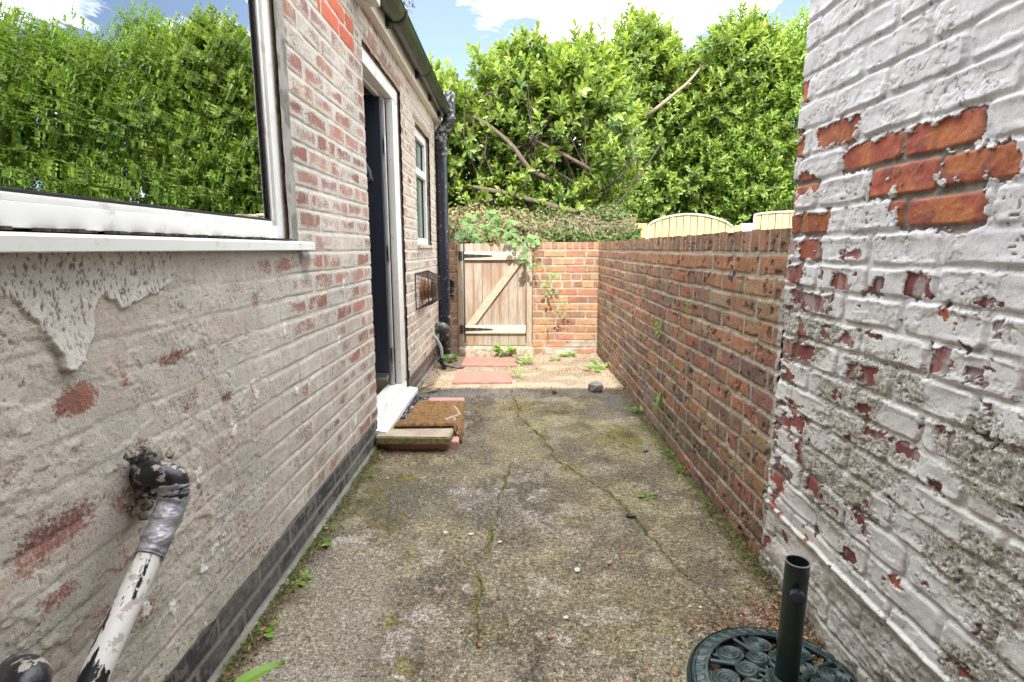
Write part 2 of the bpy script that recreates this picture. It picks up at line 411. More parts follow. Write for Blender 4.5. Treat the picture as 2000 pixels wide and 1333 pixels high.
    # broken layers: thin coats that ended in crisp ragged edges, and hairline cracks
    lay = fbm(y * 4.2, z * 5.2, 68, 5, .6); lay2 = fbm(y * 9, z * 11, 69, 5, .62)
    e1 = ss(.500, .508, lay); e2 = ss(.575, .583, lay2)
    h += (e1 * .0020 + e2 * .0016) * (.35 + .65 * flush); cov = mixc(cov, (.60, .555, .49), e2 * .35 * (1 - pink)); cov = mixc(cov, (.40, .375, .33), (1 - e1) * .25)
    rid = np.abs(fbm(y * 5 + 3, z * 7, 64, 5, .6) - .5); hc = ss(.006, .0015, rid) * ss(.52, .62, fbm(y * 3, z * 3, 65, 2)); h -= hc * .0025; cov = mixc(cov, (.15, .13, .11), hc * .65)
    pock = ss(.80, .88, vn(y * 150, z * 150, 61)) * ss(.52, .7, lay2) * (.3 + .7 * flush); h -= pock * .0028; cov = mixc(cov, (.17, .15, .13), pock * .6)
    # ledges where the render broke away along joints
    ri = np.floor((z - .168) / .075); fz = (z - .168) / .075 - ri
    led = (_h(ri.astype(np.int64), np.floor(y * 2.2 + .7 * vn(y * 3, z * 0, 5)).astype(np.int64), 90) > .55) * flush
    h += led * .0012 * ss(.16, .02, np.abs(fz - .06)) * ss(.45, .6, mid)
    h += -.0045 * ss(0.0035, .0, np.abs(fz * .075 + (mid - .5) * .012)) * (1 - flush * .8) * ss(.35, .6, fbm(y * 6, z * 3, 67, 3))
    # big curled flap of thick masonry paint under the sill
    FL = [(.60, 1.10), (1.16, 1.10), (1.185, 1.045), (1.18, 1.02), (1.13, .992), (1.06, .978), (1.01, .968), (.985, .992), (.973, 1.0), (.955, .985), (.945, .978), (.945, .95), (.938, .93), (.915, .91), (.905, .89), (.88, .875), (.862, .885), (.862, .905), (.848, .935), (.83, .965), (.80, 1.0), (.77, 1.02), (.70, 1.03), (.60, 1.06)]
    d = poly_sd(y, z, FL) + (vn(y * 90, z * 90, 70) - .5) * .008 + (vn(y * 190, z * 190, 76) - .5) * .005
    fl = ss(.0012, -.0012, d)
    streak = vn(y * 240, z * 95, 71) * .55 + vn(y * 330, z * 210, 72) * .45
    pit = ss(.56, .74, streak) * ss(.86, 1.0, z + .05 * vn(y * 8, z * 8, 73))
    flc = mixc((.58, .55, .495), (.16, .13, .115), pit * .9)
    cov = mixc(cov, flc, fl); ex = ex * (1 - fl)
    lift = .004 + .003 * ss(-.03, 0, d) + .008 * ss(.95, .87, z)
    h = h * (1 - fl * .8) + fl * (lift + .0008 * (fbm(y * 35, z * 30, 75, 3) - .5) * 2 - pit * .0012)
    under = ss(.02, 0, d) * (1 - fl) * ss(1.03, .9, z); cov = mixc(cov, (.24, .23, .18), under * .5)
    # stray flakes of white paint
    for (cx, cz_) in ((1.72, .83), (1.78, .60), (1.50, .66), (1.36, .60), (2.35, .93), (2.25, .70), (2.35, .25), (2.42, .28), (2.48, .24), (1.18, .33), (1.23, .35), (1.27, .34), (1.05, .30), (1.20, .56), (.98, .36),
                      (3.95, .60), (4.3, .9), (4.45, .55), (4.6, 1.0), (4.9, .8), (4.1, .45), (4.8, .5), (5.1, .7), (4.35, .75), (3.85, 1.0), (5.15, 1.0), (4.0, 1.5), (5.1, 1.5), (4.2, .28), (3.88, .40)):
        w_ = 1.0 if cx < 3 else 1.5
        r_ = np.hypot((y - cx) / (.012 * w_), (z - cz_) / (.018 * w_)) + (vn(y * 70, z * 70, 74) - .5) * 1.8 + (vn(y * 160, z * 160, 75) - .5) * 1.2
        f_ = ss(1.0, .85, r_); cov = mixc(cov, (.68, .66, .61), f_); ex = ex * (1 - f_); h = h + f_ * .0025
    # plinth: two courses of black bitumen paint, cement kerb under it
    pl = ss(.001, -.001, z - .168 + (mid - .5) * .012); kb = ss(.001, -.001, z - .030 - (big - .5) * .02)
    q2, a2, b2 = bricks(y, z, .2245, .069, .011, 9, v0=.168 - .138, headers=.0, wob=.004)
    in2 = ss(0, .006, q2)
    pc = mixc((.19, .18, .165), (.045, .044, .046), in2); pc = mixc(pc, (.20, .19, .17), ss(.50, .72, fine) * .6); pc = mixc(pc, (.15, .145, .13), ss(.45, .7, mid) * .5)
    pc = mixc(pc, (.16, .105, .08), ss(3.0, 4.4, y) * in2 * .8); pc = mixc(pc, (.24, .25, .2), ss(.5, .7, fbm(y * 6, z * 20, 81, 3)) * ss(.14, .04, z) * .5)
    kc = mixc((.26, .25, .22), (.10, .13, .05), ss(.45, .65, mid) * .8)
    cov = mixc(cov, pc, pl); cov = mixc(cov, kc, kb)
    ex = ex * (1 - pl)
    h = h * (1 - pl) + pl * (-.004 + .0035 * in2 + (fine - .5) * .0015) + kb * .012
    gr = .05 + .25 * ss(.4, .7, big) + .10 * ss(.5, .2, z)
    gr = gr * (1 - fl)
    # mortar fillet beside the big window
    mf = (z > 1.10) & (y > 1.78) & (y < 1.885 + .008 * vn(y * 0, z * 30, 99)); mfr = mf.astype(np.float32)
    cov = mixc(cov, mixc((.30, .28, .25), (.16, .16, .13), ss(.4, .7, vn(y * 40, z * 18, 98))), mfr); ex = ex * (1 - mfr); h = h * (1 - mfr) + mfr * (.002 + .006 * (fbm(y * 40, z * 20, 97, 3) - .5))
    # brick reveals stained near door head: crumbling lintel render
    lt = ss(.03, .0, np.abs(z - 2.115) - .012 + (mid - .5) * .05) * (y > 2.86) * (y < 3.74); cov = mixc(cov, (.27, .18, .11), lt * .8); h -= lt * .006
    for (y0, y1, zc) in ((4.15, 5.0, 2.045),):
        lt = ss(.03, .0, np.abs(z - zc) - .01 + (mid - .5) * .05) * (y > y0) * (y < y1); cov = mixc(cov, (.28, .20, .13), lt * .7); h -= lt * .006
    P = np.stack([XL + h, y, z], -1)
    yc = (y[:-1, :-1] + y[1:, 1:]) / 2; zc = (z[:-1, :-1] + z[1:, 1:]) / 2
    keep = ~((yc < 1.818) & (yc > -.5) & (zc > 1.10) & (zc < 2.2)) & ~((yc > 2.82) & (yc < 3.715) & (zc > .10) & (zc < 2.085)) & ~((yc > 4.225) & (yc < 4.905) & (zc > 1.10) & (zc < 2.02)) & ~((yc > 2.86) & (zc > 2.36))
    return grid('wall', P, {'ca': cov, 'cb': red, 'expo': ex, 'grime': gr}, M['house'], house, keep, flip=False)
house_wall()
# masonry behind the faced skin (thickness of the wall around the openings)
b = MB(); x0, x1 = -1.02, XL - .012
for (y0, y1, z0, z1) in ((-.6, 2.814, 0, 1.095), (1.822, 2.812, 1.095, 2.6), (-.6, 1.822, 2.205, 2.6), (-.6, -.505, 1.095, 2.205), (2.814, 3.72, 0, .095), (2.812, 3.72, 2.09, 2.34), (3.722, 5.6, 0, 1.095), (3.722, 4.22, 1.095, 2.34), (4.91, 5.6, 1.095, 2.34), (4.22, 4.91, 2.025, 2.34)):
    b.box(x0, x1, y0, y1, z0, z1)
b.build('masonry', plain('beige_masonry', (.30, .235, .175), .95, .25, 20, .003, 60, dirt=(.16, .09, .065), dsc=14, dth=(.5, .62)), house)
b = MB()
b.box(-5.0, -4.8, -.6, 5.6, 0, 2.6); b.box(-4.8, -1.02, 5.4, 5.6, 0, 2.34); b.box(-4.8, -1.02, -.8, -.6, 0, 2.6); b.box(-4.8, -1.02, 2.45, 2.6, 0, 2.6); b.box(-4.8, -1.02, 3.98, 4.05, 0.1, 2.34)
b.box(-4.8, -1.02, -.6, 5.4, 2.34, 2.38)
b.build('inner_wall', M['inwall'], house)
MB().box(-4.8, -1.02, -.6, 5.4, .0, .10).build('inner_floor', M['infloor'], house)
b = MB(); b.prism([(-5.1, 2.62), (-.66, 2.40), (-.66, 2.44), (-5.1, 3.0)], 'y', 2.86, 5.66)
b.build('roof', M['roof'], house)
b = MB(); b.box(-5.0, XL - .002, -.8, 2.84, 2.6, 2.8); b.build('upper_wall', M['bodybrick'], house)

# big window
win = MB().box(-.83, -.765, -.5, 1.7715, 1.112, 1.152, .004).box(-.83, -.765, 1.772, 1.866, 1.112, 2.198, .004).box(-.83, -.765, -.5, -.44, 1.154, 2.198, .004).box(-.83, -.765, -.438, 1.770, 2.14, 2.198, .004)
win = win.build('window', M['upvc'], house, True)
tag(win, 'wide white plastic picture window reflecting the hedge')
MB().box(-.822, -.774, -.438, 1.760, 1.1525, 1.166, .004).box(-.822, -.774, 1.757, 1.7715, 1.167, 2.138, .004).build('glazing_bead', M['upvc'], win, True)
MB().box(-.786, -.779, -.438, 1.757, 1.1665, 1.173, .001).box(-.786, -.779, 1.747, 1.7565, 1.1735, 2.138, .001).build('gasket', M['gasket'], win)
MB().box(-.793, -.787, -.438, 1.757, 1.160, 2.14).build('pane', M['glass'], win)
s_ = MB().prism([(-.83, 1.108), (-.715, 1.103), (-.708, 1.098), (-.708, 1.076), (-.712, 1.074), (-.72, 1.076), (-.72, 1.090), (-.83, 1.095)], 'y', -.55, 1.935)
s_.build('sill', M['upvc'], win, True)
b = MB()
for i in range(70):
    yb = random.uniform(.7, 1.85); b.box(-.766, -.755 + random.uniform(0, .01), yb, yb + random.uniform(.004, .02), 1.1075, 1.1105 + random.uniform(0, .003))
tag(b.build('sill_dirt', plain('sill_dirt', (.05, .04, .03), .95), win), kind='stuff')
# things seen dimly through the glass
pst = plain('pale_interior', (.45, .45, .42), .8)
b = MB().box(-1.00, -.965, 1.085, 1.135, .9, 1.62); b.build('inner_post', pst, house)
b = MB().lathe([(0, 0), (.55, 0), (.56, .015), (.55, .03), (0, .03)], (-1.65, 1.7, 1.14), 40); b.build('round_table_edge', pst, house)

# door
door = MB()
XF = -.765
door.box(-.82, XF, 2.823, 3.71, 2.005, 2.082, .006).box(-.81, XF, 3.560, 3.708, .175, 2.003, .006).box(-.83, XF - .01, 2.825, 2.87, .175, 2.003, .006)
door = door.build('back_door', M['upvc'], house, True); tag(door, 'white door frame with its dark navy door standing open')
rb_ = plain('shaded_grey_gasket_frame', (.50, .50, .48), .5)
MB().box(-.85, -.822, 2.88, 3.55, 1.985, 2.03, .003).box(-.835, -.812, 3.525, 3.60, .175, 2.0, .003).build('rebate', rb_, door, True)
MB().box(-.8115, -.806, 3.548, 3.5595, .18, 1.99).build('gasket', M['gasket'], door)
MB().prism([(-.86, .108), (-.86, .172), (-.775, .172), (-.765, .150), (-.765, .108)], 'y', 2.825, 3.705).build('threshold', M['upvc'], door, True)
MB().prism([(-.80, .101), (-.762, .108), (-.697, .098), (-.693, .094), (-.693, .068), (-.705, .068), (-.705, .078), (-.80, .082)], 'y', 2.79, 3.74).build('door_sill', M['upvc'], door, True)
lf = MB().box(-1.70, -.820, 3.445, 3.49, .225, 1.995, .003)
for (z0, z1) in ((.36, .95), (1.08, 1.35)):
    lf.box(-1.60, -.905, 3.436, 3.447, z0, z1, .008)
lf = lf.build('leaf', M['navy'], door, True)
arch = [(-1.60, 1.5)]
arch = [Vector((-1.24 + .35 * math.cos(R(t)), 3.435, 1.52 + .18 * math.sin(R(t)))) for t in range(0, 181, 12)]
MB().tube([Vector((-.89, 3.435, 1.50))] + arch, .012, 8).tube([(-.875, 3.435, 1.50), (-1.60, 3.435, 1.50)], .012, 8).build('arch_moulding', plain('grey_moulding', (.10, .11, .14), .35), lf, True)
MB().prism([(3.445, .275), (3.40, .255), (3.40, .238), (3.445, .238)], 'x', -1.69, -.825).build('weather_bar', M['alu'], lf)
MB().box(-1.66, -1.63, 3.40, 3.445, 1.08, 1.20, .005).tube([(-1.645, 3.41, 1.15), (-1.645, 3.38, 1.15), (-1.53, 3.38, 1.15)], .009, 8).build('handle', M['alu'], lf, True)
for z in (.38, 1.05, 1.72):
    MB().tube([(-.812, 3.510, z - .05), (-.812, 3.510, z + .05)], .008, 8).box(-.814, -.810, 3.512, 3.535, z - .045, z + .045).build('hinge', M['alu'], lf, True)
MB().box(-1.0, -.83, 2.815, 2.8245, .1, 2.08).box(-1.0, -.825, 2.83, 3.70, 2.06, 2.0895).box(-1.0, -.84, 3.56, 3.7195, .1, 2.06).build('reveal', plain('cream_reveal', (.55, .50, .38), .8), door)

# small window
w2 = MB()
w2.box(-.835, -.775, 4.232, 4.898, 1.112, 1.165, .004).box(-.835, -.775, 4.232, 4.898, 1.95, 2.012, .004).box(-.835, -.775, 4.232, 4.285, 1.167, 1.948, .004).box(-.835, -.775, 4.845, 4.898, 1.167, 1.948, .004).box(-.835, -.770, 4.287, 4.843, 1.66, 1.715, .004)
w2 = w2.build('small_window', M['upvc'], house, True); tag(w2, 'narrow white window with green obscured panes')
MB().box(-.812, -.806, 4.28, 4.85, 1.16, 1.665).build('pane', M['obscure'], w2)
MB().box(-.812, -.806, 4.28, 4.85, 1.71, 1.955).build('pane', M['obscure'], w2)
for (z0, z1) in ((1.164, 1.662), (1.714, 1.951)):
    gk = MB()
    o_ = [(4.284, z0), (4.846, z0), (4.846, z1), (4.284, z1)]; n_ = [(4.294, z0 + .010), (4.836, z0 + .010), (4.836, z1 - .010), (4.294, z1 - .010)]
    vo_ = [[gk.bm.verts.new((x_, p[0], p[1])) for p in o_] for x_ in (-.800, -.805)]; vi_ = [[gk.bm.verts.new((x_, p[0], p[1])) for p in n_] for x_ in (-.8375, -.797)]
    for i in range(4):
        j = (i + 1) % 4; gk.bm.faces.new((vo_[0][i], vo_[0][j], vi_[0][j], vi_[0][i])); gk.bm.faces.new((vi_[0][i], vi_[0][j], vi_[1][j], vi_[1][i])); gk.bm.faces.new((vo_[0][i], vo_[1][i], vo_[1][j], vo_[0][j])); gk.bm.faces.new((vo_[1][i], vi_[1][i], vi_[1][j], vo_[1][j]))
    gk.build('gasket', M['gasket'], w2)
MB().box(-.82, -.722, 4.20, 4.94, 1.084, 1.108, .003).build('sill', plain('stained_sill', (.50, .46, .38), .7, .15, 9, dirt=(.2, .17, .1), dsc=12), w2, True)

# fascia, gutter
fa = MB().box(-.735, -.712, 2.80, 4.02, 2.246, 2.40, .003).box(-.735, -.712, 4.024, 5.62, 2.246, 2.40, .003).build('fascia', M['upvc2'], house, True); tag(fa, 'cream eaves board')
MB().box(-.748, -.702, 2.80, 5.62, 2.238, 2.250, .002).build('fascia_lip', M['upvc2'], fa, True)
MB().box(-.745, -.64, 2.66, 2.795, 2.215, 2.30, .006).box(-.735, -.60, 2.72, 2.795, 2.302, 2.42, .004).build('box_end', plain('old_white_box', (.55, .54, .50), .5, .1, 12, dirt=(.25, .23, .2), dsc=25), fa, True)
gb = bmesh.new(); segs = 14
def half(y, r, cx, cz):
    return [gb.verts.new((cx + r * math.cos(R(180 + 180 * k / segs)), y, cz + r * math.sin(R(180 + 180 * k / segs)))) for k in range(segs + 1)]
GX, GZ, GR = -.652, 2.362, .055
o1 = half(2.62, GR, GX, GZ); o2 = half(5.50, GR, GX, GZ - .015); i1 = half(2.62, GR - .004, GX, GZ); i2 = half(5.50, GR - .004, GX, GZ - .015)
for k in range(segs):
    gb.faces.new((o1[k], o2[k], o2[k + 1], o1[k + 1])); gb.faces.new((i1[k], i1[k + 1], i2[k + 1], i2[k])); gb.faces.new((o1[k], o1[k + 1], i1[k + 1], i1[k])); gb.faces.new((o2[k], i2[k], i2[k + 1], o2[k + 1]))
gb.faces.new((o1[0], i1[0], i2[0], o2[0])); gb.faces.new((o1[-1], o2[-1], i2[-1], i1[-1]))
mb = MB(); mb.bm.free(); mb.bm = gb
gut = mb.build('gutter', M['gutter'], house, True); tag(gut, 'black half-round gutter with green algae')
for yb in (3.22, 4.12, 4.72, 5.25):
    pts = [(-.712, 2.375), (-.712, 2.285), (-.69, 2.285)] + [(GX + .060 * math.cos(R(t)), GZ - .004 + .060 * math.sin(R(t))) for t in range(215, 356, 12)] + [(GX + .062, GZ + .01), (GX + .056, GZ + .01)]
    pts += [(GX + .0555 * math.cos(R(t)), GZ - .004 + .0555 * math.sin(R(t))) for t in range(355, 184, -12)]
    MB().prism(pts, 'y', yb - .02, yb + .02).build('bracket', M['gasket'], gut, True)
MB().tube([(GX + .056, 2.62, GZ + .002), (GX + .056, 5.5, GZ - .013)], .005, 8).build('gutter_rim', plain('green_gutter_rim', (.035, .075, .045), .35, .2, 9), gut, True)

# soil pipe
PX = -.690; PY = 5.28
sp = MB().tube(bez([(PX, PY, .0), (PX, PY, 1.0), (PX, PY, 2.06)], 6), .055, 24).build('downpipe', M['pipeblk'], house, True); tag(sp, 'thick black soil pipe beside the gate with offset open top')
MB().tube(bez([(PX, PY, 2.05), (PX, PY, 2.13), (PX + .045, PY, 2.20), (-.612, PY, 2.25), (-.607, PY, 2.32), (-.607, PY, 2.50)], 6), .056, 24, cap=False).tube([(-.607, PY, 2.49), (-.607, PY, 2.30)], .050, 24).build('swan_neck', M['pipeblk2'], sp, True)
for z, x in ((2.09, PX), (2.00, PX), (1.95, PX), (.42, PX), (.34, PX), (.10, PX), (2.27, -.607)):
    MB().lathe([(.054, -.012), (.062, -.012), (.064, 0), (.062, .012), (.054, .012)], (x, PY, z), 28).build('collar', M['pipeblk2'], sp, True)
MB().tube(bez([(XL + .0, 5.04, .33), (-.70, 5.04, .345), (-.655, 5.05, .31), (-.65, 5.12, .23), (-.68, 5.2, .18), (PX, PY, .12)], 6), .052, 20).build('branch_bend', plain('grey_black_bend', (.045, .047, .05), .35, .3, 10, .001, 60, dirt=(.35, .34, .3), dsc=17, dth=(.52, .62)), sp, True)
MB().lathe([(.056, 0), (.085, 0), (.09, .02), (.06, .05)], (PX, PY, -.005), 24).build('base_collar', plain('cement_collar', (.3, .29, .27), .9, .2, 15, .003, 50), sp, True)
ov = MB().tube(bez([(-.745, 4.84, .30), (-.71, 4.84, .26), (-.675, 4.85, .18), (-.67, 4.86, .08)], 6), .016, 12).build('overflow_pipe', plain('grey_plastic', (.34, .36, .38), .45), house, True)
tag(ov, 'thin grey pipe with black elbow below the soil bend')
MB().tube(bez([(-.67, 4.86, .085), (-.672, 4.85, .05), (-.65, 4.80, .03), (-.63, 4.74, .025)], 6), .021, 12).build('elbow', M['pipeblk'], ov, True)
MB().tube(bez([(-.745, 4.9, .12), (-.70, 4.87, .05), (-.66, 4.80, .07), (-.62, 4.78, .03), (-.52, 4.76, .012), (-.46, 4.8, .01)], 8), .006, 8).build('cable', M['pipeblk'], ov, True)

# wire flue guard
def y_at(px, X): return onX(px, 560, X)[0]
fg = None
wire = plain('rusty_wire', (.05, .035, .03), .6, .4, 60, metal=.5)
b = MB(); yc0, yc1, zc0, zc1 = 4.0, 4.92, .66, .88
b = MB(); ya, yb_ = 4.03, 4.62; xo = -.628
def cagebox():
    n = 0
    out = MB()
    top, bot = .895, .625; t2, b2_ = .85, .665
    fr = [(XL + .01, ya, bot), (XL + .01, ya, top), (XL + .01, yb_, top), (XL + .01, yb_, bot), (XL + .01, ya, bot)]
    ff = [(xo, ya + .07, b2_), (xo, ya + .07, t2), (xo, yb_ - .07, t2), (xo, yb_ - .07, b2_), (xo, ya + .07, b2_)]
    out.tube(fr, .004, 6, cap=False); out.tube(ff, .004, 6, cap=False)
    for p, q_ in zip(fr[:4], ff[:4]): out.tube([p, q_], .004, 6)
    for i in range(1, 18):
        t = i / 18
        yy_ = ya + .07 + (yb_ - ya - .14) * t; y0_ = ya + (yb_ - ya) * t
        out.tube([(XL + .01, y0_, top), (xo, yy_, t2), (xo, yy_, b2_), (XL + .01, y0_, bot)], .0017, 4, cap=False)
    for i in range(1, 8):
        t = i / 8; z_ = b2_ + (t2 - b2_) * t; zb = bot + (top - bot) * t
        out.tube([(XL + .01, ya, zb), (xo, ya + .07, z_), (xo, yb_ - .07, z_), (XL + .01, yb_, zb)], .0017, 4, cap=False)
    for i in range(1, 5):
        t = i / 5; x_ = XL + .01 + (xo - XL - .01) * t; e = .07 * t
        zt = top + (t2 - top) * t; zb = bot + (b2_ - bot) * t
        out.tube([(x_, ya + e, zb), (x_, ya + e, zt), (x_, yb_ - e, zt), (x_, yb_ - e, zb), (x_, ya + e, zb)], .0017, 4, cap=False)
    return out
fg = cagebox().build('flue_guard', wire, house, False); tag(fg, 'rusty wire cage over a ribbed boiler flue')
ter = plain('rusty_terracotta_flue', (.30, .16, .08), .8, .35, 30, .002, 60, dirt=(.10, .09, .05), dsc=20)
b = MB()
def rib(x0_, x1_, r): 
    b.tube([(x0_, 4.32, .755), (x1_, 4.32, .755)], r, 24)
rib(XL, XL + .03, .085)
for i in range(3): rib(XL + .04 + .030 * i, XL + .055 + .030 * i, .070 - .004 * i)
rib(XL + .02, XL + .12, .045)
b.build('flue', ter, fg, True)

# waste pipe with tape
def PXm(px, py, X): y_, z_ = onX(px, py, X); return Vector((X, y_, z_))
wp_mat, nt_, P_, L_ = new_mat('flaked_black_and_white_pipe')
co = coords(nt_); n_ = noise(nt_, co, 9, 8, .68, (3.2, .9, .7)); k_ = maprange(nt_, n_, .545, .550)
n2_ = noise(nt_, co, 40, 4, .6); c_ = mixrgb(nt_, k_, mixrgb(nt_, maprange(nt_, n2_, .55, .6), (.72, .71, .68), (.45, .42, .37)), (.012, .013, .016))
L_(c_, P_.inputs['Base Color']); P_.inputs['Roughness'].default_value = .35
L_(bump(nt_, k_, 1, -.0012), P_.inputs['Normal'])
blk = plain('flaky_black_iron', (.012, .012, .016), .3, .3, 30, .0015, 70, dirt=(.34, .32, .28), dsc=26, dth=(.54, .57))
tape, nt_, P_, L_ = new_mat('silver_duct_tape')
co = coords(nt_); vz = noise(nt_, co, 16, 4, .65, (1, 1, 3.5)); L_(mixrgb(nt_, maprange(nt_, vz, .3, .7), (.20, .20, .22), (.42, .42, .45)), P_.inputs['Base Color'])
P_.inputs['Roughness'].default_value = .42; P_.inputs['Metallic'].default_value = .35; L_(bump(nt_, noise(nt_, co, 17, 3, .6, (1, 1.2, 1.9)), 1, .010), P_.inputs['Normal'])
e0 = PXm(275, 925, -.745); e1 = PXm(300, 925, -.70); e2 = PXm(340, 940, -.665); e3 = PXm(335, 985, -.665); e4 = PXm(297, 1075, -.668); e5 = PXm(180, 1330, -.675); e6 = PXm(120, 1460, -.68)
wp = MB().tube(bez([e4, (e4 + e5) / 2, e5, e6], 10), .0222, 24).build('waste_pipe', wp_mat, house, True); tag(wp, 'black pipe with peeling white paint sloping down the wall')
MB().tube(bez([e0, e1, e2, e3], 8), [.025, .028, .028, .025, .0255, .026] + [.0255] * 11 + [.0245] * 8, 28, lump=.09).build('elbow', blk, wp, True)
path = bez([e2 + (e3 - e2) * .12, e3, e4, e4 + (e5 - e4) * .06], 12)
rr = [.0275 + .0022 * math.sin(i * 1.3) * random.random() + .0010 * (i % 7 == 0) - .00012 * i for i in range(len(path))]
MB().tube(path, rr, 28, lump=.10).build('duct_tape', tape, wp, True, 70)
# crumbling filler round the hole
V = []; b = MB()
for i in range(46):
    c = e0 + Vector((random.uniform(0, .018), random.gauss(0, .026), random.gauss(-.012, .030))); r_ = random.uniform(.006, .016)
    bmesh.ops.create_icosphere(b.bm, subdivisions=1, radius=r_, matrix=Matrix.Translation(c) @ Matrix.Rotation(random.random() * 6, 4, 'X'))
for v in b.bm.verts: v.co += Vector((random.gauss(0, .0018), random.gauss(0, .0022), random.gauss(0, .0022)))
b.build('pipe_filler', plain('broken_filler', (.24, .21, .17), .95, .4, 50, .002, 90, dirt=(.03, .03, .03), dsc=60, dth=(.48, .55)), wp)
# second stub at the lower left
g0 = PXm(20, 1318, -.745); g1 = PXm(48, 1322, -.69); g2 = PXm(50, 1345, -.67); g3 = PXm(30, 1420, -.67)
sb = MB().tube(bez([g0, g1, g2, g3], 10), .027, 24, lump=.03).build('pipe_stub', blk, house, True); tag(sb, 'black domed pipe bend at the bottom left')

# ================================================================== RIGHT PAINTED HOUSE
ph = thing('painted_house', 'tall house end with thick peeling white paint over red brick on the right', 'house', (1.5, .5, 0))
Y = axis_steps(.42, 1.70, .85, .75, .0020, .005); Z = np.arange(-.02, 2.40, .0023)
yy, zz = np.meshgrid(Y, Z, indexing='ij')
def painted_wall():
    y, z = yy, zz
    # courses: joints at 1.115 + .075 k
    u0 = {0: .985, 1: .905, 2: 1.02, 3: .955, -1: .87}
    q, a, b = bricks(y, z, .2150, .0745, .011, 21, v0=1.118, u0=u0, headers=.12, wob=.0050, rnd=.014)
    inb = ss(0, .008, q); big = fbm(y * 2.2, z * 2.2, 150, 4); mid = fbm(y * 12, z * 12, 151, 4); fine = fbm(y * 70, z * 70, 152, 4); f2 = fbm(y * 28, z * 28, 153, 4)
    pal = [(.36, .11, .07), (.28, .085, .075), (.24, .075, .075), (.33, .14, .12), (.26, .10, .10)]
    red = brick_col(a, b, pal)
    up = ss(1.10, 1.13, z); orange = mixc((.45, .16, .06), (.34, .085, .055), ss(.35, .65, fbm(y * 22, z * 30, 160, 4)))
    red = mixc(red, orange * (.8 + .4 * a)[..., None], up * .9)
    red = mixc(red, (.14, .07, .06), ss(.58, .75, f2) * .5)
    red = mixc(red, (.42, .38, .37), ss(.52, .7, fbm(y * 30, z * 16, 161, 4)) * (1 - up) * .75)
    mort = mixc((.27, .235, .19), (.16, .14, .12), ss(.4, .6, f2))
    under = mixc(mort, red, ss(0, .004, q))
    # peeled areas
    d = np.full(y.shape, 1.0)
    for r in ((1.392, 1.572, 1.349, 1.408), (1.022, 1.236, 1.268, 1.333), (1.232, 1.452, 1.268, 1.333), (1.125, 1.33, 1.190, 1.264), (.935, 1.118, 1.200, 1.262), (.985, 1.222, 1.113, 1.190), (1.485, 1.72, 1.115, 1.186),
              (1.245, 1.45, .972, 1.026), (1.50, 1.62, 1.045, 1.100), (1.09, 1.17, .972, 1.03), (1.02, 1.075, .828, .882), (.95, .99, .825, .862), (1.215, 1.345, .758, .803), (1.10, 1.33, 1.225, 1.29), (1.00, 1.25, 1.165, 1.215), (1.40, 1.45, 1.325, 1.36), (1.60, 1.72, .97, 1.03), (1.42, 1.60, .90, .955), (1.62, 1.72, .895, .95),
              (1.33, 1.47, .835, .885), (1.50, 1.72, .735, .80), (1.58, 1.68, .66, .71), (1.47, 1.7, .53, .60), (1.56, 1.70, 1.25, 1.29), (1.64, 1.72, 1.34, 1.39), (1.65, 1.72, 1.50, 1.55), (1.645, 1.72, 1.40, 1.43), (1.15, 1.24, .645, .665), (1.22, 1.33, .875, .888), (.86, .98, .735, .76), (1.33, 1.42, 1.035, 1.07),
              (1.37, 1.46, .39, .45), (1.22, 1.27, .30, .33), (1.035, 1.10, .345, .362), (.88, .93, .29, .32), (1.12, 1.15, .52, .535), (1.3, 1.33, .60, .615), (1.0, 1.03, .60, .613), (.92, 1.0, .98, .99)):
        d = np.minimum(d, rect(y, z, *r))
    jag = vn(y * 130, z * 130, 154); jag2 = vn(y * 300, z * 300, 155)
    d = d + (f2 - .5) * .034 + (fine - .5) * .020 + (jag - .5) * .009 + (jag2 - .5) * .004 + .001
    cornerz = ss(1.42, 1.62, y) * ss(1.40, 1.25, z)
    fl = fbm(y * 16, z * 20, 170, 4); d2 = (.715 - .16 * cornerz + .0 * z) - fl + .3 * ss(1.12, 1.35, z) * (1 - cornerz)
    d = np.minimum(d, d2 * .06 + (jag - .5) * .006)
    # white islands inside
    isl = ss(.60, .66, fbm(y * 20, z * 28, 174, 5, .6) + .06 * ss(1.10, 1.0, z) - .12 * ss(1.08, 1.12, z)); d = np.where(isl > .5, np.maximum(d, .003), d)
    peel = ss(.0010, -.0010, d)
    # paint colour
    cov = mixc((.67, .675, .69), (.61, .605, .60), ss(.35, .7, big))
    low = ss(1.10, .85, z) ; cov = mixc(cov, (.68, .66, .61), low * .45)
    cov = mixc(cov, (.66, .655, .64), ss(.5, .7, mid) * .5)
    rough = ss(.44, .60, fbm(y * 8, z * 10, 171, 4)) * (.15 + .85 * low)       # blown pimply paint
    cov = mixc(cov, (.46, .44, .37), rough * ss(.45, .70, fine) * .75)
    sage = ss(.5, .75, fbm(y * 3, z * 3, 172, 4)) * ss(.8, .3, z); cov = mixc(cov, (.54, .535, .45), sage * .5)
    foot = ss(.30, .1, z); cov = mixc(cov, (.60, .57, .50), foot * .5)
    # relief
    flat = ss(.30, .22, z) * .45
    jv = ss(.30, .58, fbm(y * 7, z * 18, 184, 3)); h = .0078 * (ss(-.0035, .0055, q + (fine - .5) * .004) * (.3 + .7 * jv) + .55 * (1 - jv)) * (1 - flat) + (big - .5) * .010 + (mid - .5) * .0065 + (f2 - .5) * .0035
    h += rough * (fine - .5) * .0075 + (fine - .5) * .0010
    brow = .0026 * (1 - ss(.0, .016, np.abs(q - .004))) * ss(.45, .65, fbm(y * 10, z * 30, 173, 3)) * (1 - flat); h += brow
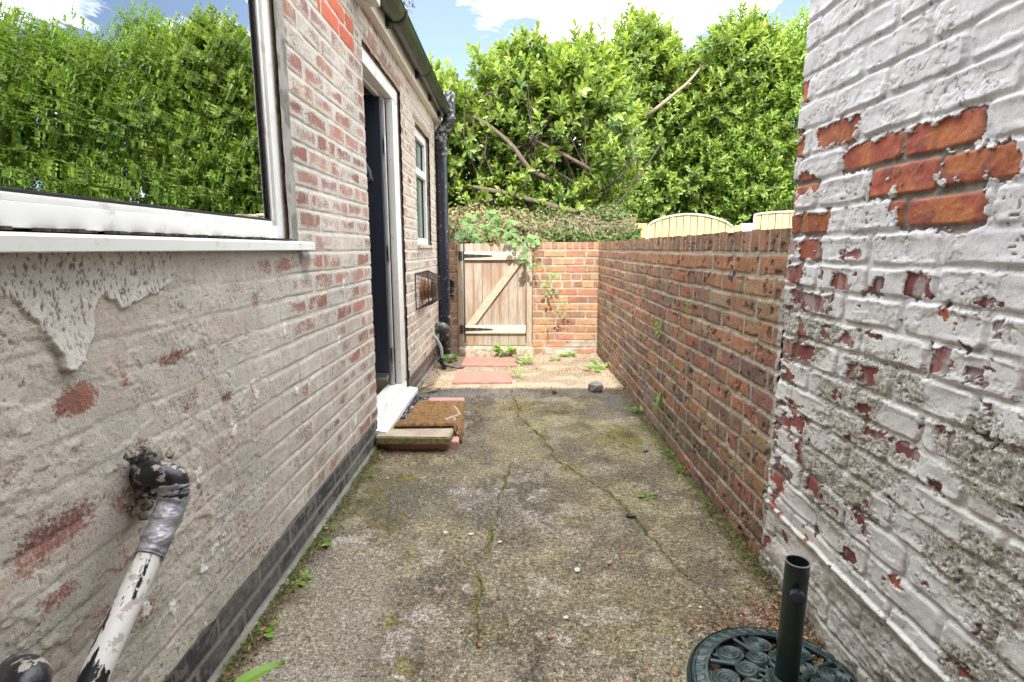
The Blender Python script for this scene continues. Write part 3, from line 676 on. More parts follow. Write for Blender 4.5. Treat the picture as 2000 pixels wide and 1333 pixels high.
    hp = .0068 * ss(-.002, .006, q) + (f2 - .5) * .005 + (fine - .5) * .003 + (big - .5) * .010 + (mid - .5) * .0065 - .0030
    lip = .0016 * ss(.006, .0005, d) * ss(.35, .6, mid)
    h = (h + lip) * (1 - peel) + hp * peel
    pits = ss(.80, .86, vn(y * 170, z * 170, 176)) * np.maximum(rough, ss(.62, .72, fbm(y * 14, z * 14, 177, 3)) * .9) * (1 - peel); h -= pits * .0035; cov = mixc(cov, (.10, .055, .045), pits * .75)
    rid = np.abs(fbm(y * 7, z * 9, 178, 5, .62) - .5); hc = ss(.006, .0015, rid) * ss(.50, .62, fbm(y * 4, z * 4, 179, 2)) * (1 - peel); h -= hc * .002; cov = mixc(cov, (.20, .18, .15), hc * .6)
    seam = ss(.004, .0, np.abs(q + .002)) * ss(.50, .66, fbm(y * 12, z * 14, 182, 3)) * (.35 + .65 * low) * (1 - peel); cov = mixc(cov, (.20, .17, .12), seam * .6)
    lay = ss(.50, .508, fbm(y * 9, z * 12, 183, 5, .62)); h += lay * .0014 * (1 - peel)
    # ledge of render low down, with an open crack above it
    zl = .250 + (fbm(y * 6, z * 0, 180, 3) - .5) * .016
    led = ss(.009, .001, np.abs(z - zl)); h += led * .010; cov = mixc(cov, (.60, .57, .50), led * .5); ft = ss(.26, .20, z); h += ft * ((f2 - .5) * .006 + (fine - .5) * .004 + (mid - .5) * .006); ftd = ft * ss(.50, .66, fbm(y * 10, z * 22, 185, 5, .62)); cov = mixc(cov, (.28, .26, .20), ftd * .6); cov = mixc(cov, (.16, .17, .08), ss(.07, .0, z + (mid - .5) * .08) * .6)
    ck = ss(.0025, .0005, np.abs(z - (.300 + (y - 1.0) * .09 + (fbm(y * 20, z * 0, 181, 3) - .5) * .014))) * (y < 1.10) * (y > .85); h -= ck * .008
    cov = mixc(cov, (.05, .045, .04), ck)
    # little leaf-coloured rust hole
    ho = ss(.011, .006, np.hypot((y - 1.30), z - .245 - .0) + (fine - .5) * .008); cov = mixc(cov, (.30, .11, .03), ho); h -= ho * .006
    gr = (.02 + .50 * rough + .22 * low + .12 * foot) * (1 - peel) + .25 * peel
    ex = peel * 1.3 - .2 + .10 * rough * (1 - peel)
    P = np.stack([XR - h, y + (yy > 1.66) * (fbm(z * 12, y * 0, 190, 3) - .5) * .016 * ss(1.66, 1.70, y) , z], -1)
    # round the corner
    rc = ss(1.672, 1.70, y); P[..., 0] += rc * rc * .012
    return grid('wall', P, {'ca': cov, 'cb': under, 'expo': ex, 'grime': gr}, M['paint'], ph, None, flip=True)
painted_wall()
MB().box(XR + .010, 6.0, -1.5, 1.697, 0, 3.0).box(XR + .001, XR + .01, -1.5, .43, 0, 3.0).build('masonry', M['bodywhite'], ph)
MB().box(XR + .001, XR + .0105, .43, 1.69, 2.395, 3.0).build('upper_wall', M['bodywhite'], ph)
b = MB().prism([(XR - .0, 3.01), (3.4, 4.2), (6.2, 3.01)], 'y', -1.6, 1.72).build('roof', M['roof'], ph)

# ================================================================== BRICK GARDEN WALLS
def brickwall(name, ucoord, vcoord, place, Lb, Hc, s, cop0, cop1, style, parent, flip, v0=0.0):
    u, z = ucoord, vcoord
    q, a, b = bricks(u, z, Lb, Hc, .0115, s, v0=v0, headers=.16, wob=.0050 if style == 'old' else .0025, rnd=.008)
    # coping: bricks on edge
    wq = .0735; uu = u + (vn(u * 20, z * 8, s + 60) - .5) * .004; ci = np.floor(uu / wq); fu = uu - ci * wq
    qc = np.minimum(np.minimum(fu, wq - fu) - .0045, z - cop0 - .006); cid = ci.astype(np.int64)
    ac = _h(cid, cid * 0, s + 61); bc = _h(cid, cid * 0, s + 62)
    iscop = z > cop0
    big = fbm(u * 1.6, z * 2.5, s + 50, 4); mid = fbm(u * 12, z * 12, s + 51, 4); fine = fbm(u * 60, z * 60, s + 52, 4)
    if style == 'old':
        pal = [(.34, .14, .09), (.29, .11, .08), (.28, .14, .10), (.40, .17, .09), (.24, .11, .09), (.34, .19, .12), (.20, .10, .085), (.37, .135, .08), (.31, .21, .14)]
        palc = [(.42, .19, .095), (.36, .17, .09), (.46, .20, .10), (.30, .16, .10)]
        mort = mixc((.52, .48, .38), (.40, .37, .28), ss(.4, .65, mid))
    else:
        pal = [(.50, .24, .14), (.47, .22, .13), (.52, .27, .14), (.54, .30, .15), (.46, .20, .13), (.50, .26, .13)]
        palc = pal; mort = mixc((.46, .41, .33), (.36, .32, .25), ss(.4, .65, mid))
    c = brick_col(a, b, pal); cc = brick_col(ac, bc, palc)
    if style == 'old': c = c * 1.15; cc = cc * 1.1
    else: c = c * .88; cc = cc * .88
    if style == 'old':
        # sooty and ochre faces
        c = mixc(c, (.36, .26, .13), ss(.50, .68, fbm(u * 7 + a * 20, z * 9, s + 70, 4)) * .7)
        c = mixc(c, (.085, .065, .065), ss(.54, .68, fbm(u * 9 - b * 30, z * 12, s + 71, 4)) * (.35 + .6 * ss(.75, .2, z)))
        c = mixc(c, (.44, .15, .07), ss(.62, .72, fbm(u * 14, z * 16 + a * 9, s + 72, 4)) * .8)
        second = (z > cop0 - Hc) & (u > 1.5) & (u < 4.4); c = np.where(second[..., None], np.array([.41, .19, .095], np.float32) * (.85 + .3 * b)[..., None], c)
        c = mixc(c, (.11, .12, .05), ss(.5, .7, fbm(u * 4, z * 5, s + 73, 4)) * ss(.5, .1, z) * .7)
        cc = mixc(cc, (.12, .10, .065), ss(.48, .62, fbm(u * 60, z * 5, s + 74, 3)) * .75)
        eff = ss(.52, .7, fbm(u * 3.2, z * 6, s + 75, 4)) * ss(.45, .15, z) * ss(2.6, 3.4, u); c = mixc(c, (.45, .40, .36), eff * .45)
    else:
        c = mixc(c, (.38, .24, .11), ss(.5, .7, fbm(u * 3, z * 4, s + 70, 4)) * .45)
        eff = ss(.45, .7, fbm(u * 5, z * 7, s + 71, 4)) * ss(.22, .05, z); c = mixc(c, (.50, .46, .40), eff)
    inb = np.where(iscop, ss(0, .004, qc), ss(0, .004, q)); col = np.where(iscop[..., None], cc, c)
    under = mixc(mort, col, inb)
    qq = np.where(iscop, qc, q)
    h = .0048 * ss(-.001, .006, qq) + (mid - .5) * (.006 if style == 'old' else .003) * inb + (fine - .5) * .0025 + (a - .5) * .004 * inb * (~iscop) + (big - .5) * .008
    if style == 'old':
        pt = ss(.0, -.006, u - 1.716 + (vn(z * 60, u * 60, 11) - .5) * .016 + (vn(z * 9, z * 0, 12) - .5) * .03); under = mixc(under, (.60, .59, .56), pt * (1 - .6 * ss(.5, .7, fine)))
        under = mixc(under, (.24, .185, .135), np.full(z.shape, .14))
        chip = ss(.66, .72, fbm(u * 30, z * 30, s + 76, 3)) * inb; h -= chip * .006; under = mixc(under, (.08, .05, .045), chip * .45)
        splash = ss(.02, .0, np.hypot(u - 2.12, (z - .98)) - .028 + (mid - .5) * .05) * ss(.5, .62, vn(u * 60, z * 60, 7)); under = mixc(under, (.05, .03, .035), splash)
    gr = .16 + (.28 * ss(.7, .15, z) if style == 'old' else 0 * z) + .15 * ss(.5, .7, big)
    cov = under * .62 + .02; cov = mixc(cov, (.36, .32, .24), np.full(z.shape, .22))
    P = place(u, z, h)
    return grid('brickwork', P, {'ca': cov, 'cb': under, 'expo': .62 + (mid - .5) * .8, 'grime': gr}, M['brick'], parent, None, flip)
rw = thing('garden_wall', 'weathered dark red brick garden wall with brick-on-edge top, right of the path', 'wall', (.95, 3.6, 0))
Y = axis_steps(1.690, 5.52, .85, .6, .003, .008); Z = np.arange(-.02, 1.146, .0040); yy, zz = np.meshgrid(Y, Z, indexing='ij')
def plc(u, z, h):
    X = XR + .004 - h + .012 * ss(.0, .10, 1.15 - z) * 0 + (fbm(u * .9, z * 1.2, 400, 2) - .5) * .03 * ss(1.7, 2.2, u)
    zt = np.where(z > 1.05, z + (fbm(np.floor(u / .0735) * 3.7, z * 0, 401, 1) - .5) * .008 * ss(1.05, 1.14, z), z)
    return np.stack([X, u, zt], -1)
brickwall('bw', yy, zz, plc, .222, .0760, 31, 1.062, 1.146, 'old', rw, True, v0=1.062 - .076 * 14)
# white overspill of paint on the first bricks is carried by the painted house; body of the wall:
MB().box(XR + .018, XR + .235, 1.71, 5.72, 0, 1.138, .004).build('masonry', M['bodybrick'], rw)

bw = thing('end_wall', 'sunlit orange brick wall right of the wooden gate', 'wall', (.52, 5.6, 0))
X_ = np.arange(.186, .90, .004); Z = np.arange(-.02, 1.146, .004); xx, zz = np.meshgrid(X_, Z, indexing='ij')
brickwall('bw2', xx, zz, lambda u, z, h: np.stack([u, 5.5 - h, z], -1), .212, .0770, 41, 1.068, 1.146, 'new', bw, False, v0=1.068 - .077 * 14)
MB().box(.187, XR + .015, 5.512, 5.71, 0, 1.138, .003).build('masonry', M['bodybrick'], bw)
mt = MB().tube([(.345, 5.485, .235), (.345, 5.475, .25), (.345, 5.465, .24)], .006, 6).box(.341, .349, 5.478, 5.484, .14, .26, .002).build('iron_hook', plain('rusty_iron', (.12, .05, .03), .7, .3, 50), bw)
pr = thing('gate_pier', 'narrow red brick pier between the soil pipe and the gate', 'pier', (-.66, 5.6, 0))
X_ = np.arange(-.76, -.582, .003); xx, zz = np.meshgrid(X_, Z, indexing='ij')
brickwall('bw3', xx, zz, lambda u, z, h: np.stack([u, 5.5 - h, z], -1), .212, .0770, 43, 1.068, 1.146, 'new', pr, False, v0=1.068 - .077 * 14)
MB().box(-.76, -.583, 5.512, 5.71, 0, 1.138, .003).build('masonry', M['bodybrick'], pr)
# old box fitting on the pier
bx = MB().box(-.655, -.61, 5.44, 5.49, .60, .80, .006).build('meter_box', M['pipeblk2'], pr, True)

# ================================================================== GROUND
GX_ = np.arange(-.80, .90, .0030)
GYl = [.30]
while GYl[-1] < 5.62:
    d = max(GYl[-1], 1.0); GYl.append(GYl[-1] + min(.008, max(.0030, .5 * d * d / (CH * 537))))
xx, yy = np.meshgrid(GX_, np.array(GYl), indexing='ij')
CR1 = [(-.02, 4.05), (-.018, 3.925), (.05, 3.31), (.10, 3.15), (.177, 2.937), (.226, 2.636), (.351, 2.388), (.424, 2.254), (.47, 2.12), (.492, 2.045), (.52, 1.9), (.536, 1.75), (.60, 1.55), (.62, 1.45)]
CR2 = [(-.02, 2.60), (-.046, 2.33), (-.075, 2.05), (-.088, 1.921), (-.124, 1.715), (-.112, 1.55), (-.107, 1.449), (-.10, 1.3)]
def ground():
    x, y = xx, yy
    big = fbm(x * 1.8, y * 1.5, 200, 4); mid = fbm(x * 9, y * 9, 201, 4); f2 = fbm(x * 30, y * 30, 202, 4); fine = fbm(x * 90, y * 90, 203, 3); pat = fbm(x * 3.5, y * 3.0, 204, 5)
    c = mixc((.195, .165, .12), (.095, .082, .06), ss(.36, .62, pat))
    c = mixc(c, (.29, .25, .195), ss(.52, .66, mid) * .6)
    c = mixc(c, (.42, .38, .34), ss(.60, .72, fbm(x * 14, y * 14, 205, 5)) * .8 * ss(3.2, 2.2, y))
    # olive algae on the right hand side, band around y 2 to 3.4
    alg = ss(.42, .62, fbm(x * 2.6, y * 2.2, 206, 4) + .22 * ss(.0, .5, x) * ss(1.2, 1.8, y) * ss(3.6, 3.0, y) + .10 * ss(0, .4, x))
    c = mixc(c, (.22, .185, .09), alg * .50)
    c = mixc(c, (.27, .25, .12), alg * ss(.5, .65, mid) * .35)
    blot = ss(.54, .66, fbm(x * 4.5 + 3, y * 4.0, 212, 6, .62)); c = mixc(c, (.085, .07, .05), blot * .6)
    pale = ss(.56, .66, fbm(x * 5 + 9, y * 4.0, 213, 6, .65)); c = mixc(c, (.31, .265, .20), pale * .5)
    # moss cushions
    mo = np.zeros_like(x)
    for (cx, cy, rx, ry) in ((-.60, 2.18, .09, .17), (-.49, 2.0, .10, .10), (-.53, 2.42, .07, .05), (-.09, 1.9, .02, .14), (-.12, 1.55, .015, .12), (-.40, 1.72, .05, .08), (-.35, 1.42, .06, .06), (.30, 3.45, .10, .10), (.62, 2.95, .14, .22), (.58, 3.85, .05, .05), (.05, 3.55, .16, .10), (.16, 2.98, .04, .05), (.26, 2.55, .03, .04), (-.28, 1.25, .05, .04)):
        r_ = np.hypot((x - cx) / rx, (y - cy) / ry) + (f2 - .5) * 1.6 + (mid - .5) * 1.4
        mo = np.maximum(mo, ss(1.0, .5, r_))
    c = mixc(c, mixc((.16, .14, .025), (.075, .06, .025), ss(.4, .6, f2)), mo * .8)
    dk = ss(1.2, .3, np.hypot((x + .30) / .50, (y - 2.15) / .28) + (mid - .5) * 1.5); c = mixc(c, (.10, .09, .075), dk * .5)
    dk = ss(.47, .6, fbm(x * 2.0, y * 2.0, 208, 4)) * ss(3.0, 3.8, y); c = mixc(c, (.115, .11, .105), dk * .7)
    # cracks
    wx = x + (fbm(x * 14, y * 14, 210, 3) - .5) * .045; wy = y + (fbm(x * 14, y * 14, 211, 3) - .5) * .045
    d1 = line_d(wx, wy, CR1); d2 = line_d(wx, wy, CR2); d = np.minimum(d1, d2 + .0015)
    wid = .0035 + .004 * ss(.4, .7, mid)
    ck = ss(wid, wid * .3, d)
    c = mixc(c, (.045, .04, .03), ck * .9); near = ss(.028, .004, d + (f2 - .5) * .04) * ss(.44, .6, mid); c = mixc(c, (.13, .14, .03), near * (1 - ck) * .55)
    # dirt and moss against the walls
    el = ss(.10, .0, x - XL + (mid - .5) * .10 - .02); er = ss(.12, .0, XR - x + (mid - .5) * .12 - .02)
    edge = np.maximum(el, er); c = mixc(c, mixc((.10, .075, .05), (.11, .13, .03), ss(.45, .6, f2)), edge * .8)
    smooth = ss(.25, .15, np.abs(x + .58 - (y - 1.2) * .0)) * ss(1.95, 1.6, y); c = mixc(c, (.29, .255, .215), smooth * .5 * (1 - edge))
    # sandy, drier far end and litter
    far = ss(4.05, 4.12, y + (mid - .5) * .05); c = mixc(c, mixc((.36, .285, .20), (.26, .195, .13), ss(.4, .6, mid)), far * .85)
    b2 = ss(5.15, 5.35, y + (mid - .5) * .25); c = mixc(c, mixc((.26, .19, .12), (.40, .33, .24), ss(.4, .6, f2)), b2 * .8)
    slab = ss(4.03, 3.95, y) * ss(3.80, 3.9, y) * (x < .2); c = mixc(c, (.17, .17, .165), slab * .5)
    h = (big - .5) * .012 + (mid - .5) * .006 + (f2 - .5) * .0035 + (fine - .5) * .0030 - ck * .010 + mo * .004 + edge * .010 * ss(.4, .7, f2)
    jt = ss(.012, .003, np.abs(y - 4.07 + (mid - .5) * .03)); h -= jt * .008; c = mixc(c, (.15, .09, .045), jt * .8)
    P = np.stack([x, y, h], -1)
    agg = ss(3.4, 2.0, y) * (1 - mo) * (1 - smooth * .8) * (1 - edge)
    return grid('yard_ground', P, {'ca': c, 'agg': agg}, gm, None, None, False)
gm, nt_, P_, L_ = new_mat('worn_concrete'); co = coords(nt_)
vo = N(nt_, 'ShaderNodeTexVoronoi'); vo.inputs['Scale'].default_value = 85; L_(co, vo.inputs['Vector']); vo.inputs['Randomness'].default_value = 1
ve = N(nt_, 'ShaderNodeTexVoronoi', feature='DISTANCE_TO_EDGE'); ve.inputs['Scale'].default_value = 85; L_(co, ve.inputs['Vector'])
sepc = N(nt_, 'ShaderNodeSeparateColor'); L_(vo.outputs['Color'], sepc.inputs[0])
chip = math_(nt_, 'MULTIPLY', maprange(nt_, ve.outputs[0], .03, .10), math_(nt_, 'GREATER_THAN', sepc.outputs[0], .15))
chip = math_(nt_, 'MULTIPLY', chip, attr(nt_, 'agg', 'Fac')); chip = math_(nt_, 'MULTIPLY', chip, maprange(nt_, noise(nt_, co, 7, 4, .6), .34, .52))
ca = attr(nt_, 'ca'); vv = maprange(nt_, sepc.outputs[1], 0, 1, .50, 1.75, False); cm = N(nt_, 'ShaderNodeCombineXYZ'); [L_(vv, cm.inputs[i]) for i in range(3)]
stone = mixrgb(nt_, 1, mixrgb(nt_, .35, ca, (.25, .215, .165)), cm.outputs[0], 'MULTIPLY')
c_ = mixrgb(nt_, math_(nt_, 'MULTIPLY', chip, .75), ca, stone)
nf = noise(nt_, co, 160, 4, .65); vf = maprange(nt_, nf, .34, .66, .42, 1.58, False); cm2 = N(nt_, 'ShaderNodeCombineXYZ'); [L_(vf, cm2.inputs[i]) for i in range(3)]
c_ = mixrgb(nt_, 1, c_, cm2.outputs[0], 'MULTIPLY')
nm_ = noise(nt_, co, 70, 4, .7); vm_ = maprange(nt_, nm_, .36, .64, .58, 1.46, False); cm4 = N(nt_, 'ShaderNodeCombineXYZ'); [L_(vm_, cm4.inputs[i]) for i in range(3)]; c_ = mixrgb(nt_, 1, c_, cm4.outputs[0], 'MULTIPLY')
ns = noise(nt_, co, 240, 2, .5); c_ = mixrgb(nt_, maprange(nt_, ns, .66, .70, 0, .8), c_, (.50, .46, .40)); c_ = mixrgb(nt_, maprange(nt_, ns, .36, .32, 0, .8), c_, (.035, .03, .025))
L_(c_, P_.inputs['Base Color']); P_.inputs['Roughness'].default_value = .88; P_.inputs['Specular IOR Level'].default_value = .25
hh = math_(nt_, 'ADD', math_(nt_, 'MULTIPLY', chip, .0030), math_(nt_, 'MULTIPLY', nf, .0055)); L_(bump(nt_, hh, 1, 1), P_.inputs['Normal'])
tag(ground(), kind='structure')
# wide ground to the horizon, with the yard sunk into it as a sheet just above
tm = plain('rough_grass_and_soil', (.10, .11, .045), .95, .35, 2, .02, 6, dirt=(.16, .12, .07), dsc=1.3, dth=(.45, .6))
b = MB(); b.bm.faces.new([b.bm.verts.new(p) for p in ((-600, -600, -.035), (600, -600, -.035), (600, 900, -.035), (-600, 900, -.035))]); tag(b.build('terrain', tm), kind='structure')
b = MB().box(-.57, .19, 5.36, 5.74, -.03, .078, .012)
st = b.build('gate_step', plain('worn_step_concrete', (.40, .34, .26), .95, .25, 14, .006, 40, dirt=(.22, .17, .11), dsc=22, dth=(.48, .6)), None, True); tag(st, kind='structure')

# ================================================================== GATE
wood, nt_, P_, L_ = new_mat('weathered_larch'); co = coords(nt_)
g1 = noise(nt_, co, 9, 6, .65, (7, 7, .7)); g2 = noise(nt_, co, 26, 4, .6, (9, 9, .35)); g3 = noise(nt_, co, 2.6, 3, .5, (6, 1, .5))
c_ = mixrgb(nt_, maprange(nt_, g1, .35, .65), (.43, .37, .30), (.32, .26, .195)); c_ = mixrgb(nt_, maprange(nt_, g2, .56, .66, 0, .75), c_, (.20, .11, .065)); c_ = mixrgb(nt_, maprange(nt_, g3, .48, .64, 0, .6), c_, (.30, .165, .095))
L_(c_, P_.inputs['Base Color']); P_.inputs['Roughness'].default_value = .8; L_(bump(nt_, g2, 1, .0025), P_.inputs['Normal'])
rail_m = plain('pale_sawn_rail', (.56, .50, .41), .75, .15, 8, .001, 60, stretch=(.4, 6, 6))
post_m = plain('grey_gate_post', (.38, .32, .24), .85, .2, 9, .0015, 50, stretch=(6, 6, .5), dirt=(.2, .16, .11))
gt = thing('garden_gate', 'low ledged and braced wooden gate with black strap hinges', 'gate', (-.2, 5.53, 0))
bd = MB(); n = 7; x0 = -.510; x1 = .118; bwid = (x1 - x0) / n
for i in range(n):
    zt = 1.128 + random.uniform(-.003, .003)
    bd.box(x0 + i * bwid + .0012, x0 + (i + 1) * bwid - .0012, 5.530, 5.548, .085, zt, .003)
bd.build('boards', wood, gt, True)
MB().box(-.508, .116, 5.500, 5.528, .966, 1.048, .004).build('rail', rail_m, gt, True)
MB().box(-.508, .116, 5.500, 5.528, .213, .298, .004).build('rail', rail_m, gt, True)
pa = Vector((-.455, 5.514, .30)); pb = Vector((.045, 5.514, .964)); dd = (pb - pa).normalized(); pn = Vector((dd.z, 0, -dd.x)) * .036
def at_z(p, d, z): return p + d * ((z - p.z) / d.z)
pts = [at_z(pa + pn, dd, .300), at_z(pb + pn, dd, .964), at_z(pb - pn, dd, .964), at_z(pa - pn, dd, .300)]
MB().prism([(p.x, p.z) for p in pts], 'y', 5.501, 5.5285).build('brace', plain('sawn_brace', (.46, .38, .28), .8, .2, 9, .001, 60, stretch=(2, 6, 2)), gt)
MB().box(-.580, -.522, 5.485, 5.56, .07, 1.125, .004).build('post', post_m, gt, True)
MB().box(.124, .180, 5.490, 5.56, .07, 1.142, .004).build('post', post_m, gt, True)
bi = plain('black_hinge_iron', (.02, .02, .022), .45, .2, 20); bolt = plain('bolt_zinc', (.5, .5, .5), .4, metal=.8)
for zc in (1.008, .258):
    h_ = MB().prism([(-.508, zc - .018), (-.24, zc - .007), (-.22, zc), (-.24, zc + .007), (-.508, zc + .018)], 'y', 5.494, 5.4995)
    h_.box(-.565, -.528, 5.478, 5.4845, zc - .045, zc + .045, .002).tube([(-.519, 5.489, zc - .045), (-.519, 5.489, zc + .045)], .007, 10)
    h_ = h_.build('hinge', bi, gt)
    for xb in (-.46, -.39, -.32, -.25): MB().tube([(xb, 5.4935, zc), (xb, 5.4905, zc)], .0045, 8).build('bolt', bolt, h_)
    for zb in (-.03, 0, .03): MB().tube([(-.546, 5.4775, zc + zb), (-.546, 5.475, zc + zb)], .004, 8).build('bolt', bolt, h_)

# ================================================================== PATH PIECES
def slabmesh(o, quad, z0, z1, bev, mat, name, label, cat, sub=0):
    b = MB(); A = [b.bm.verts.new((p[0], p[1], z0)) for p in quad]; B = [b.bm.verts.new((p[0], p[1], z1)) for p in quad]
    n = len(quad); b.bm.faces.new(A[::-1]); b.bm.faces.new(B)
    for i in range(n): b.bm.faces.new((A[i], A[(i + 1) % n], B[(i + 1) % n], B[i]))
    bmesh.ops.bevel(b.bm, geom=b.bm.edges[:], offset=bev, segments=2, affect='EDGES')
    ob = b.build(name, mat, None, True); tag(ob, label, cat); return ob
redm = plain('red_paving', (.28, .15, .115), .9, .2, 16, .0015, 90, dirt=(.50, .42, .34), dsc=30, dth=(.60, .72))
slabmesh(None, [(-.503, 4.86), (.03, 4.86), (.025, 5.24), (-.51, 5.25)], -.02, .014, .004, redm, 'paving_slab', 'red paving slab nearer the gate, half in sun', 'paving slab')
slabmesh(None, [(-.505, 4.215), (-.018, 4.235), (-.02, 4.65), (-.51, 4.63)], -.02, .014, .004, redm, 'paving_slab', 'red paving slab nearer the doormat', 'paving slab')
pink = plain('pink_paving', (.50, .27, .24), .85, .1, 14, .001, 90)
slabmesh(None, [(-.735, 2.80), (-.305, 2.785), (-.352, 3.675), (-.735, 3.675)], -.01, .045, .005, pink, 'doorstep_slab', 'pink concrete slab lowest of the doorstep pile', 'slab')
sl = slabmesh(None, [(-.742, 2.735), (-.345, 2.725), (-.335, 2.945), (-.735, 2.95)], .047, .092, .006, None, 'stone_block', 'buff stone block with mossy front edge before the door', 'stone block')
sm, nt_, P_, L_ = new_mat('buff_stone_mossy_face'); co = coords(nt_); ge = N(nt_, 'ShaderNodeSeparateXYZ'); gg = N(nt_, 'ShaderNodeNewGeometry'); L_(gg.outputs['True Normal'], ge.inputs[0])
up_ = maprange(nt_, ge.outputs[2], .3, .7); nn = noise(nt_, co, 60, 5, .6); nb = noise(nt_, co, 9, 3, .5)
c_ = mixrgb(nt_, up_, mixrgb(nt_, maprange(nt_, nn, .4, .6), (.14, .14, .035), (.26, .23, .12)), mixrgb(nt_, maprange(nt_, nb, .4, .6), (.42, .36, .25), (.36, .28, .21)))
L_(c_, P_.inputs['Base Color']); P_.inputs['Roughness'].default_value = .9; L_(bump(nt_, nn, 1, .002), P_.inputs['Normal']); sl.data.materials.append(sm)
sl.data.materials.clear(); sl.data.materials.append(sm)
# dark glassy rubble under the door sill
b = MB()
for i in range(260):
    x_ = random.uniform(-.735, -.60); y_ = random.uniform(2.96, 3.64); s_ = random.uniform(.006, .017)
    m_ = Matrix.Translation((x_, y_, .05 + random.uniform(0, .012))) @ Matrix.Rotation(random.random() * 6, 4, random.choice('XYZ')) @ Matrix.Diagonal((s_, s_ * random.uniform(.5, 1), s_ * .5, 1))
    bmesh.ops.create_icosphere(b.bm, subdivisions=1, radius=1, matrix=m_)
for v in b.bm.verts: v.co += Vector((random.gauss(0, .002), random.gauss(0, .002), random.gauss(0, .001)))
ob = b.build('gravel', plain('slate_blue_gravel', (.045, .065, .075), .6, .5, 60, dirt=(.30, .32, .33), dsc=40, dth=(.55, .62))); tag(ob, kind='stuff')
# coir mat: a draped thick sheet
nx, ny = 90, 110; u = np.linspace(0, 1, nx); v = np.linspace(0, 1, ny); uu, vv = np.meshgrid(u, v, indexing='ij')
A = np.array([[-.672, 2.860], [-.288, 2.875], [-.338, 3.515], [-.652, 3.515]])
mx_ = (A[0, 0] * (1 - uu) + A[1, 0] * uu) * (1 - vv) + (A[3, 0] * (1 - uu) + A[2, 0] * uu) * vv; my = (A[0, 1] * (1 - uu) + A[1, 1] * uu) * (1 - vv) + (A[3, 1] * (1 - uu) + A[2, 1] * uu) * vv
mz = .058 + .048 * ss(3.05, 2.93, my) * ss(-.32, -.345, mx_) + .010 * (fbm(mx_ * 6, my * 5, 300, 2) - .5) - .040 * ss(-.345, -.305, mx_) * ss(3.12, 2.95, my)
mz = np.maximum(mz, .052 - .04 * ss(-.315, -.295, mx_) * ss(3.0, 2.85, my)) + .006 * (fbm(mx_ * 140, my * 140, 301, 2) - .5)
top = np.stack([mx_ + .006 * (vn(vv * 60, uu * 0, 5) - .5) * (uu > .98), my + .006 * (vn(uu * 60, vv * 0, 6) - .5) * (vv < .02), mz + .012], -1)
edge_d = np.minimum(np.minimum(uu, 1 - uu) * .35, np.minimum(vv, 1 - vv) * .65); top[..., 2] -= .014 * ss(.008, 0, edge_d)
# pale squiggle left in the pile
sq = [(.80, .80), (.86, .70), (.93, .52), (.82, .45), (.70, .38), (.74, .34)]; sq2 = [(.82, .45), (.86, .36)]
dm = np.minimum(line_d(uu, vv, sq), line_d(uu, vv, sq2)) + .012 * (vn(uu * 30, vv * 30, 8) - .5)
cm_ = mixc((.26, .135, .045), (.17, .08, .025), ss(.35, .65, fbm(mx_ * 60, my * 60, 302, 3))); cm_ = mixc(cm_, (.34, .22, .10), ss(.60, .75, fbm(mx_ * 150, my * 150, 303, 2))); cm_ = mixc(cm_, (.50, .46, .38), ss(.022, .008, dm) * .85)
dmat, nt_, P_, L_ = new_mat('coir_pile'); co = coords(nt_); nn = noise(nt_, co, 420, 3, .7); vf = maprange(nt_, nn, .3, .7, .55, 1.4, False); cmx = N(nt_, 'ShaderNodeCombineXYZ'); [L_(vf, cmx.inputs[i]) for i in range(3)]
L_(mixrgb(nt_, 1, attr(nt_, 'ca'), cmx.outputs[0], 'MULTIPLY'), P_.inputs['Base Color']); P_.inputs['Roughness'].default_value = .95; L_(bump(nt_, nn, 1, .004), P_.inputs['Normal'])
mat_root = thing('doormat', 'worn brown coir doormat with a pale squiggle', 'doormat', (-.5, 3.4, .06))
grid('pile', top, {'ca': cm_}, dmat, mat_root, None, False)
bot = top.copy(); bot[..., 2] -= .010; grid('backing', bot[::6, ::6].copy(), {'ca': cm_[::6, ::6].copy()}, plain('rubber_backing', (.05, .04, .03), .9), mat_root, None, True)

# parasol base
pg, nt_, P_, L_ = new_mat('dark_green_cast_iron'); co = coords(nt_); nn = noise(nt_, co, 30, 5, .65)
L_(mixrgb(nt_, maprange(nt_, nn, .5, .66), (.022, .045, .045), (.085, .095, .085)), P_.inputs['Base Color']); P_.inputs['Roughness'].default_value = .38; P_.inputs['Metallic'].default_value = .3; L_(bump(nt_, noise(nt_, co, 120, 4, .6), 1, .0012), P_.inputs['Normal'])
CX, CY, RB = .660, 1.150, .226
pb_ = thing('parasol_base', 'round dark green cast-iron parasol base with an empty upright tube', 'parasol base', (CX, CY, 0))
